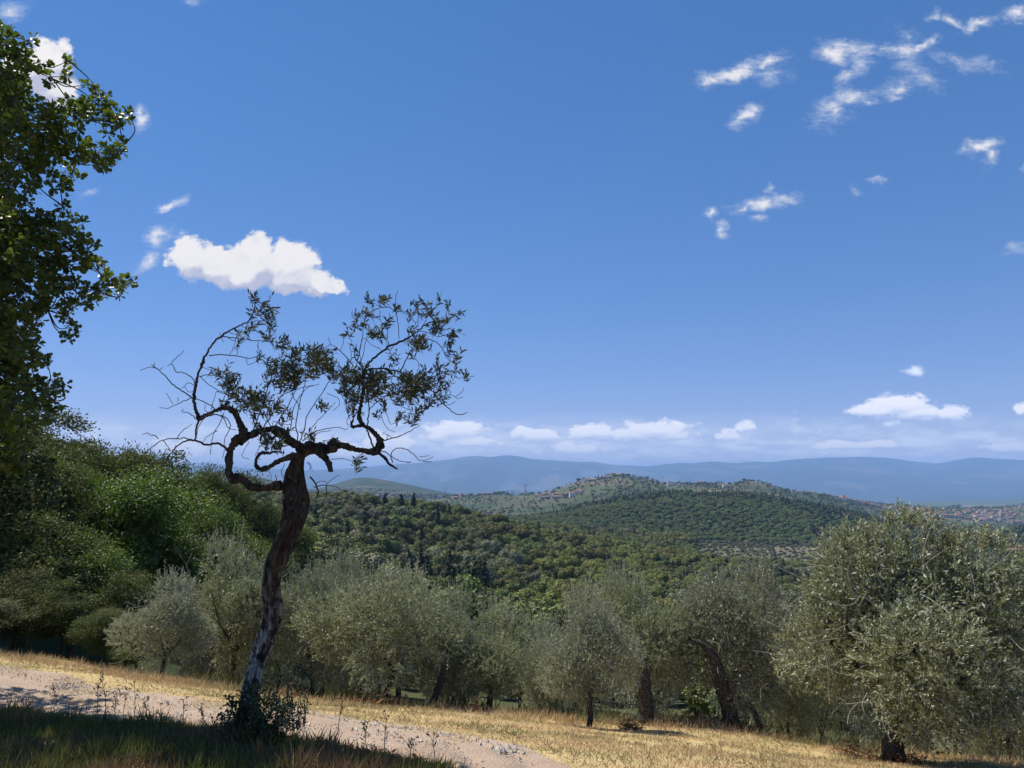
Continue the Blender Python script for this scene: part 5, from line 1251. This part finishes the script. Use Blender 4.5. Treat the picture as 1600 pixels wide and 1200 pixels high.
# saddle and knoll
for px, py, k, lb in [(1047,759,B_,"bright white house alone on the saddle between hamlet and knoll"),(1067,757,A_,"cream house with cypresses on the saddle"),(1095,757,C_,"tall ochre house on the saddle's ridge line"),(1126,760,(24,11,6,"wall_white","roof_old",True),"long white farm below the knoll of pines"),(1134,762,B_,"white house just downhill of the long white farm"),
        (1201,756,A_,"cream house against the knoll of pines"),(1248,771,B_,"white house on the ridge where it starts to drop"),(1256,771,D_,"rose house beside the white one on the dropping ridge"),(1269,771,(22,12,9,"wall_white","roof_tile",True),"big white villa with dark tree over its roof on the ridge"),(1282,774,A_,"cream house just under the ridge's tree line")]:
    H(px, py, 1950, 2600, k, lb, group="houses along the far ridge")
H(1105, 770, 1150, 1340, (44, 12, 4.5, "wall_cream", "roof_old", False), "long low pale farm building among conifers on the wooded hill", "farm building", rot=.1)
H(1024, 769, 1150, 1340, (9, 7, 4, "wall_white", "roof_tile", True), "tiny white house at the edge of the conifers")
# red roofed hamlet
k = 0
for px, py, kd in [(840,777,A_),(846,776,D_),(852,775,D_),(857,774,D_),(862,777,(16,10,8,"wall_white","roof_tile",True)),(867,776,C_),(876,775,D_),(883,774,A_),(888,775,C_),(894,776,(14,10,9,"wall_white","roof_tile",True)),(899,772,A_),(905,771,B_),(908,769,A_),(872,779,E_),(850,779,E_)]:
    H(px, py, 1900, 2500, kd, {"wall_white": "white house in the red-roofed hamlet under the bare hill", "wall_rose": "rose house in the red-roofed hamlet under the bare hill", "wall_cream": "cream house in the red-roofed hamlet under the bare hill", "wall_ochre": "ochre house in the red-roofed hamlet under the bare hill", "wall_stone": "stone house on the lower edge of the red-roofed hamlet"}[kd[3]], group="houses of the red-roofed hamlet")
for px, py, kd, lb in [(688,776,B_,"white house beside the power pylon in the gap"),(708,779,A_,"cream house first in the line on the low ridge"),(713,779,D_,"rose house second in the line on the low ridge"),(721,776,(10,9,11,"wall_ochre","roof_tile",True),"tall ochre house standing up on the low ridge"),(731,775,(10,9,11,"wall_white","roof_tile",True),"tall white house standing up on the low ridge"),(742,776,A_,"cream house beside the tall white one on the low ridge"),
        (759,771,E_,"stone farmhouse under the low ridge's trees"),(768,770,D_,"rose farmhouse under the low ridge's trees"),(777,770,A_,"cream farmhouse at the tail of the low ridge"),(710,781,C_,"ochre house downhill of the low ridge's line"),(822,774,A_,"cream house near the second power pylon")]:
    H(px, py, 2100, 2950, kd, lb, group="houses on the low ridge")
for px, py, kd, lb in [(571,770,(30,14,9,"wall_rose","roof_tile",True),"large rose villa with a red roof at the foot of the blue-green hill"),(568,775,E_,"low stone annex in front of the large rose villa"),(589,775,B_,"white house beside two tall cypresses"),(504,774,(16,11,7,"wall_rose","roof_tile",True),"rose house seen just past the bare olive's trunk"),(608,778,A_,"cream house above the near wooded ridge"),(646,777,B_,"white house on the slope towards the first pylon"),(656,778,A_,"cream house close to the white one towards the pylon")]:
    H(px, py, 1500, 2400, kd, lb, group="houses above the near wooded ridge")
# town at the end of the valley
kinds = [A_, B_, C_, D_, E_, (12, 10, 9, "wall_white", "roof_tile", True), (20, 12, 9, "wall_cream", "roof_tile", True), (10, 8, 6, "wall_cream", "roof_tile", False)]
TL = {"wall_white": "white house in the town at the valley's end", "wall_rose": "rose house in the town at the valley's end", "wall_cream": "cream house in the town at the valley's end", "wall_ochre": "ochre house in the town at the valley's end", "wall_stone": "stone house in the town at the valley's end"}
H(1311, 788, 2500, 3300, (56, 16, 7, "wall_white", "roof_old", False), "very long white building at the near end of the town", rot=.05, name="town_house", group="town houses")
H(1318, 784, 2500, 3300, (8, 8, 16, "wall_cream", "roof_old", True), "square cream bell tower at the near end of the town", "tower", rot=.1, name="bell_tower")
H(1531, 815, 2500, 3200, (34, 14, 13, "wall_white", "roof_tile", True), "biggest white house on the far bank of the town", rot=0, name="town_house", group="town houses", windows=True)
H(1534, 821, 2400, 3100, (30, 12, 8, "wall_white", "roof_old", False), "white building directly below the biggest white house", rot=0, name="town_house", group="town houses")
for q in range(185):
    t = rng.uniform() ** .8; px = 1300 + t * 295; 
    py = 788 + (px - 1300) * .035 + abs(rng.normal()) * (3 + 14 * np.clip((px - 1330) / 160, 0, 1)) + 1.5
    if py > 834: continue
    kd = kinds[rng.integers(len(kinds))]
    H(px, py, 2450, 3500, kd, TL[kd[3]], name="town_house", group="town houses")
# slender white tower on the right-hand meadow
tb = far_hit(1580, 851, 700, 1300); tw = bpy.data.objects.new("chapel_tower", None); COL.objects.link(tw); tw.location = (tb[0], tb[1], gz(*tb)); tag(tw, "slender white chapel tower against the dark conifers by the meadow", "tower")
g = Geo(); V, F = box_vf(-1.5, 1.5, -1.5, 1.5, -2, 7.5); g.add(V, F); link("shaft", g.mesh("shaft", (M["wall_white"],)), tw)
g = Geo(); V = np.array([(-1.8, -1.8, 7.5), (1.8, -1.8, 7.5), (1.8, 1.8, 7.5), (-1.8, 1.8, 7.5), (0, 0, 10.5)]); g.add(V, np.array([(0, 1, 4), (1, 2, 4), (2, 3, 4), (3, 0, 4)])); g.add(V, np.array([(3, 2, 1, 0)])); link("roof", g.mesh("roof", (M["roof_old"],)), tw)
for px, py, kd, lb in [(1592,868,B_,"white farmhouse at the edge of the green meadow"),(1600,862,A_,"cream farmhouse behind the green meadow")]:
    H(px, py, 620, 980, kd, lb, windows=True)

# ------------------------------------------------------------------ power pylons
def pylon(px, py, Y0, Y1, hgt, label):
    x, y = far_hit(px, py, Y0, Y1); root = bpy.data.objects.new("power_pylon", None); COL.objects.link(root); root.location = (x, y, gz(x, y) - 1); root.rotation_euler = (0, 0, rng.uniform(-.4, .4))
    tag(root, label, "pylon", "power pylons on the far ridges"); k = hgt / 42
    def bars(name, L, r=.22):
        g = Geo()
        for a, b_ in L: V, F = tube(np.array([a, b_]) * k, r * k, 4); g.add(V, F, .5)
        link(name, g.mesh(name, (M["steel"],)), root)
    lv = [(0, 4.2), (10, 3.1), (19, 2.2), (27, 1.3)]
    for sx in (-1, 1):
        for sy in (-1, 1): bars("leg", [((sx * a, sy * a * .6, z), (sx * b_, sy * b_ * .6, z2)) for (z, a), (z2, b_) in zip(lv[:-1], lv[1:])], .30)
    bars("lattice", [((-sx * a, sy * a * .6, z), (sx * b_, sy * b_ * .6, z2)) for (z, a), (z2, b_) in zip(lv[:-1], lv[1:]) for sx in (-1, 1) for sy in (-1, 1)], .18)
    for sx in (-1, 1): bars("arm", [((sx * 1.3, 0, 27), (sx * 5.4, 0, 37)), ((0, 0, 31), (sx * 5.4, 0, 37)), ((sx * 5.4, 0, 37), (sx * 8.4, 0, 37)), ((sx * 8.4, 0, 37), (sx * 5.4, 0, 42)), ((sx * 5.4, 0, 37), (sx * 5.4, 0, 42))], .26)
    bars("crossarm", [((-5.4, 0, 37), (5.4, 0, 37)), ((-5.4, 0, 38.6), (5.4, 0, 38.6))], .26)
pylon(336, 737, 3600, 4600, 44, "lattice power pylon on the ridge behind the bare olive's left limb")
pylon(696, 778, 2300, 3400, 42, "lattice power pylon in the gap between blue-green hill and low ridge")
pylon(821, 776, 2200, 3000, 40, "lattice power pylon between the low ridge and the red-roofed hamlet")
x, y = far_hit(1035, 757, 1950, 2600); g = Geo(); V, F = tube([(0, 0, -1), (0, 0, 24)], [.6, .25], 6); g.add(V, F)
for z in (17, 20, 23): V, F = tube([(-1.6, 0, z), (1.6, 0, z)], .2, 4); g.add(V, F)
o = link("radio_mast", g.mesh("radio_mast", (M["steel"],)), loc=(x, y, gz(x, y))); tag(o, "thin grey mast on the skyline between hamlet and knoll", "mast")

# ------------------------------------------------------------------ grass, weeds and stones
M["straw"] = leaf_material("straw", (.50, .37, .19), (.76, .60, .34), None, .25, None, .8, .2, (.32, .31, .14), .8)
M["green_grass"] = leaf_material("green_grass", (.07, .088, .022), (.21, .23, .065), None, .25, None, .7, .2, (.30, .20, .10), 1.1)
M["shrub_green"] = leaf_material("shrub_green", (.045, .058, .024), (.14, .155, .07), None, .2, None, .7, .2, (.24, .21, .10), .5)
M["dead_leaf"] = leaf_material("dead_leaf", (.10, .045, .02), (.32, .16, .07), None, .15, None, .8, .2)
def blades(x, y, h, w, lean, mat, name, label, zoff=0.0, tint=None):
    n = len(x); z = land_z(x, y) + zoff
    d = unit(np.stack([rng.normal(size=n) * lean, rng.normal(size=n) * lean, np.ones(n)], -1))
    V, F = leaves(np.stack([x, y, z], -1), d, h, w, .0)
    g = Geo(); g.add(V, F, np.clip(rng.uniform(0, 1, n) if tint is None else tint, 0, 1))
    return tag(link(name, g.mesh(name, (mat,))), label, None, kind="stuff")
def inside(x, y, side):
    e = .12 * rng.normal(size=len(x))
    return (y > track_far(x) + e - .05) if side > 0 else (y < track_near(x) + e + .02)
n = 150000
x = rng.uniform(-14, 10.5, n); y = rng.uniform(6.0, 19.0, n); k = inside(x, y, 1) & (np.abs(x / y) < .78); x, y = x[k], y[k]
cl1 = fbm(x / .45, y / .45, 40, 3); cl2 = fbm(x / 2.2, y / 2.2, 44, 3); k = cl1 + cl2 > -.30; x, y, cl1, cl2 = x[k], y[k], cl1[k], cl2[k]
dist = np.clip((y - track_far(x)) / 1.2, .25, 1)
blades(x, y, rng.uniform(.03, .085, len(x)) * (1 + .9 * np.clip(cl1 * 3, 0, 1)) * dist, rng.uniform(.006, .011, len(x)), .95, M["straw"], "dry_grass", "sun-bleached straw grass on the bank past the track", tint=.5 + cl2 * 1.2 + rng.normal(size=len(x)) * .22)
# wisps of straw lying over the track's far side
n = 16000; x = rng.uniform(-11, 6, n); y = track_far(x) - rng.uniform(0, 1, n) ** 1.6 * 1.6; k = (y > track_near(x) + .3) & (fbm(x / .6, y / .5, 71, 3) > .04); x, y = x[k], y[k]
blades(x, y, rng.uniform(.04, .10, len(x)), rng.uniform(.005, .009, len(x)), 1.6, M["straw"], "straw_litter", "wisps of straw strewn over the far side of the track", .055)
# taller straw along the crest of the bank
n = 13000; x = rng.uniform(-11, 9, n); yb = np.interp(x, [-9, -6.7, -4.3, -2.2, 0, 1.6, 4, 6.6, 9], [14.3, 13.6, 13.9, 14.3, 14.7, 15.2, 15.9, 14.6, 14]); y = yb + rng.normal(size=n) * .5
k = fbm(x / .8, y / .8, 57, 3) > -.06; x, y = x[k], y[k]
blades(x, y, rng.uniform(.09, .24, len(x)), rng.uniform(.006, .01, len(x)), .65, M["straw"], "tall_dry_grass", "taller straw grass fringing the crest of the bank")
# green and brown grass on the near verge
n = 120000; x = rng.uniform(-7.5, 1.0, n); y = rng.uniform(3.6, 9.5, n); k = inside(x, y, -1) & (np.abs(x / y) < .80); x, y = x[k], y[k]
c1 = fbm(x / .35, y / .35, 63, 3); k = c1 > -.22; x, y, c1 = x[k], y[k], c1[k]
edge_d = np.clip((track_near(x) - y) / .35, .35, 1)
blades(x, y, rng.uniform(.06, .17, len(x)) * (1 + 1.0 * np.clip(c1 * 3.5, 0, 1)) * edge_d, rng.uniform(.005, .010, len(x)), .5, M["green_grass"], "green_grass", "rough green and brown grass on the shaded near verge")
# short straw at the verge's brown patch round the old tree and dead leaves
n = 9000; a = rng.uniform(0, 6.28, n); r = np.sqrt(rng.uniform(0, 1, n)) * 1.5; x = OB.x + .25 + r * np.cos(a) * 1.3; y = OB.y - .35 + r * np.sin(a) * .8; k = inside(x, y, -1); x, y = x[k], y[k]
blades(x, y, rng.uniform(.03, .08, len(x)), rng.uniform(.012, .03, len(x)), 2.2, M["dead_leaf"], "fallen_leaves", "reddish dead leaves and stems lying round the old olive", .01)
# gravel
M["stone"] = simple_material("stone", (.40, .33, .26), (.60, .53, .45), 9, .9)
def gravel(x, y, s, name, label):
    n = len(x); z = land_z(x, y) + .055 + s * .15
    base = np.array([(1, 0, 0), (0, 1, 0), (-1, 0, 0), (0, -1, 0), (0, 0, .8), (0, 0, -.8)], dtype=float)
    V = base[None] * (s[:, None, None] * rng.uniform(.6, 1.3, (n, 6, 1))) + rng.normal(size=(n, 6, 3)) * s[:, None, None] * .15 + np.stack([x, y, z], -1)[:, None, :]
    f = np.array([(0, 1, 4), (1, 2, 4), (2, 3, 4), (3, 0, 4), (1, 0, 5), (2, 1, 5), (3, 2, 5), (0, 3, 5)])
    F = (f[None] + (np.arange(n) * 6)[:, None, None]).reshape(-1, 3)
    g = Geo(); g.add(V.reshape(-1, 3), F); tag(link(name, g.mesh(name, (M["stone"],))), label, None, kind="stuff")
n = 5200; x = rng.uniform(-10, .8, n); t = rng.uniform(0.05, .95, n); y = track_near(x) * (1 - t) + track_far(x) * t
gravel(x, y, rng.uniform(.004, .013, n) * (1 + 1.2 * (rng.uniform(size=n) < .06)), "gravel", "loose pale gravel over the dirt track")
xs_, ys_ = [], []
for px, py, sx, sy, m in [(632,1152,34,6,420),(690,1160,22,5,160),(790,1182,25,6,200),(560,1143,30,5,150),(110,1080,30,6,170),(40,1092,35,6,130),(200,1092,60,4,90),(700,1168,30,6,150)]:
    for q in range(m):
        gp = gpt(px + rng.normal() * sx * .6, py + rng.normal() * sy * .6); xs_.append(gp[0]); ys_.append(gp[1])
gravel(np.array(xs_), np.array(ys_), rng.uniform(.009, .022, len(xs_)), "scattered_stones_gravel", "patches of whitish broken stones on the track")

# leafy shrub round the foot of the old olive
sh = bpy.data.objects.new("shrub", None); COL.objects.link(sh); sh.location = OB; tag(sh, "dark small-leaved shrub wrapped round the foot of the half-dead olive", "shrub")
gl = Geo(); gs = Geo()
for px, py, r_, m in [(405,1108,30,420),(430,1122,34,520),(382,1115,26,320),(402,1142,38,620),(362,1102,16,120),(440,1148,26,260),(372,1140,26,240),(420,1160,22,160),(392,1085,16,150),(450,1108,16,110),(415,1090,16,110),(350,1132,16,80)]:
    c3 = Q(px, py, -.22 + rng.normal() * .06); rr = r_ * S_PX
    for q in range(m // 9):
        e = c3 + rand_dirs(1)[0] * rr * rng.uniform(.3, 1.1) ** .7; b_ = np.array([rng.normal() * .05, rng.normal() * .05 - .1, .0]); e[2] = max(e[2], .02)
        if q % 2 == 0:
            V, F = tube(spline([b_, (b_ + e) / 2 + rng.normal(size=3) * .03, e], 3), .003, 3); gs.add(V, F, .5, 0)
        dd = unit(rng.normal(size=(9, 3)) + [0, 0, .4]); V, F = leaves(e + dd * rng.uniform(.0, .04, (9, 1)), dd, rng.uniform(.022, .036, 9), rng.uniform(.013, .020, 9), .1); gl.add(V, F, rng.uniform(0, 1, 9))
for q in range(26):     # thin shoots standing free on the track side
    b_ = Q(rng.uniform(425, 478), rng.uniform(1140, 1158), -.1 + rng.normal() * .1); top = b_ + np.array([rng.normal() * .04, rng.normal() * .04, rng.uniform(.14, .42)])
    V, F = tube(np.array([b_, (b_ + top) / 2 + rng.normal(size=3) * .012, top]), .0025, 3); gs.add(V, F, .5, 0)
    t = rng.uniform(.2, 1, 12)[:, None]; dd = unit(rng.normal(size=(12, 3)) + [0, 0, .8]); V, F = leaves(b_ + (top - b_) * t, dd, .034, .012, .1); gl.add(V, F, rng.uniform(0, 1, 12))
link("foliage", gl.mesh("foliage", (M["shrub_leaf"],)), sh)["kind"] = "stuff"; link("stems", gs.mesh("stems", (M["twig"],)), sh)["kind"] = "stuff"

# dry weed stalks standing up against the track
def weed(px, pt, pb, k, label, leafy):
    gp = gpt(px, pb); Y = gp[1]; b0 = Vector((gp[0], Y, gz(gp[0], Y))); H_ = (pb - pt) / FOC * Y * 1.02
    root = bpy.data.objects.new("weed", None); COL.objects.link(root); root.location = b0; tag(root, label, "weed", "dry weeds standing between verge and track")
    lean = rng.normal() * .12; pts = spline([[0, 0, -.02], [lean * H_ * .3, .01, H_ * .5], [lean * H_, rng.normal() * .02, H_]], 5)
    V, F = tube(pts, np.linspace(.0042, .0022, len(pts)), 5); g = Geo(); g.add(V, F); link("stem", g.mesh("stem", (M["twig"],)), root)
    g = Geo(); m = 8 + 9 * leafy
    ti = rng.integers(1, len(pts), m); dd = unit(rng.normal(size=(m, 3)) + [0, 0, .8]); V, F = leaves(pts[ti], dd, rng.uniform(.03, .085, m), rng.uniform(.006, .014, m), .1); g.add(V, F, rng.uniform(0, .6, m))
    for q in range(3 + 2 * leafy):
        i = rng.integers(len(pts) // 2, len(pts)); e = pts[i] + np.array([rng.normal() * .04, rng.normal() * .03, rng.uniform(.02, .07)])
        V, F = tube(np.array([pts[i], e]), .002, 3); g.add(V, F, .2, 1); V, F = leaves(np.tile(e, (5, 1)), rand_dirs(5), .02, .012, .1); g.add(V, F, rng.uniform(0, .4, 5))
    link("leaves", g.mesh("leaves", (M["dead_leaf"] if not leafy else M["shrub_leaf"], M["twig"])), root)
for a in [(86,1083,1112,0,"short branching weed alone over the shaded part of the track",1),(117,1101,1124,1,"low leafless weed just past the short branching one",0),(151,1074,1126,2,"tall weed with curled leaves, first of the tall pair",1),(165,1060,1127,3,"tallest weed stalk on the verge, spiky and straight",1),(178,1095,1128,4,"bushy low weed between the tall stalks",1),
          (191,1080,1127,5,"slightly bent weed behind the bushy low one",0),(210,1070,1129,6,"bare straight stalk leaning over the track",0),(227,1099,1130,7,"small weed after the bare leaning stalk",1),(252,1112,1134,8,"thin low weed midway to the old olive",0),(285,1098,1137,9,"fine drooping weed nearer the old olive",0),(318,1112,1140,10,"leafy low weed close by the old olive's shrub",1),
          (467,1095,1150,11,"thin weed right after the shrub",1),(526,1098,1160,12,"straight dark stalk alone against the track",0),(570,1142,1172,13,"forked low weed past the lone straight stalk",1),(600,1130,1180,14,"slender weed bent at its middle",0),(680,1162,1198,15,"leaning stalk near the lower end of the verge",0),(640,1165,1190,16,"small leafy weed at the lower end of the verge",1)]:
    weed(*a)
# dead bracken and brush under the olives
def brush(px, py, Y, r_, label, mat, n=260):
    b0 = on_ground(px, Y); root = bpy.data.objects.new("bracken_clump", None); COL.objects.link(root); root.location = b0; tag(root, label, "bracken", "dead bracken clumps on the bank")
    g = Geo(); gs = Geo()
    for q in range(n // 10):
        d = unit(rng.normal(size=3) * [1, 1, .35] + [0, 0, .5]); L = r_ * rng.uniform(.5, 1.1); pts = spline([[0, 0, 0], list(d * L * .6 + [rng.normal() * .1, 0, 0]), list(d * L * [1.2, 1.2, .8])], 4)
        pts[:, :2] += rng.normal(size=2) * r_ * .35
        V, F = tube(pts, .004, 3); gs.add(V, F)
        m = 12; ti = rng.integers(1, len(pts), m); dd = unit(rng.normal(size=(m, 3)) * [1, 1, .5]); V, F = leaves(pts[ti], dd, rng.uniform(.05, .12, m), rng.uniform(.012, .03, m), .1); g.add(V, F, rng.uniform(0, 1, m))
    link("fronds", g.mesh("fronds", (mat,)), root); link("stems", gs.mesh("stems", (M["twig"],)), root)
for px, Y, r_, lb in [(575,14.2,.30,"low brown bracken at the edge of the broad dense olive"),(600,14.0,.42,"orange bracken clump before the broad dense olive"),(630,14.4,.30,"small reddish bracken between two olives by the shadow"),(742,14.6,.22,"thin reddish brush by the thin upright trunk"),(1060,15.8,.35,"brown brush between the thick and the knobbly trunk"),
       (1095,16.0,.38,"orange-brown bracken at the knobbly trunk"),(1160,15.9,.40,"dark brown brush on the shaded side of the knobbly trunk"),(1225,15.4,.32,"brown brush trailing down the bank past the curved trunk"),(1350,12.9,.38,"straw-brown brush at the foot of the largest olive"),(1425,12.7,.36,"dark brush in the shade of the largest olive"),(985,14.3,.25,"little dark clump in the young olive's shadow"),(450,14.0,.24,"small brown clump just past the old olive's trunk")]:
    brush(px, 0, Y, r_, lb, M["dead_leaf"])

# low scrub on the slope right behind the row of olives
n = 100000; u_ = rng.uniform(-.40, .78, n); y = 16.2 + rng.uniform(0, 1, n) ** 1.3 * 40; x = u_ * y; k = (fbm(x / 1.3, y / 1.3, 91, 3) > -.10) & ~((y < 18.5) & (fbm(x / .9, y / .9, 95, 2) < .06)); x, y = x[k], y[k]
blades(x, y, rng.uniform(.10, .50, len(x)), rng.uniform(.025, .05, len(x)), .6, M["shrub_green"], "undergrowth", "grey-green scrub on the slope behind the olive row")
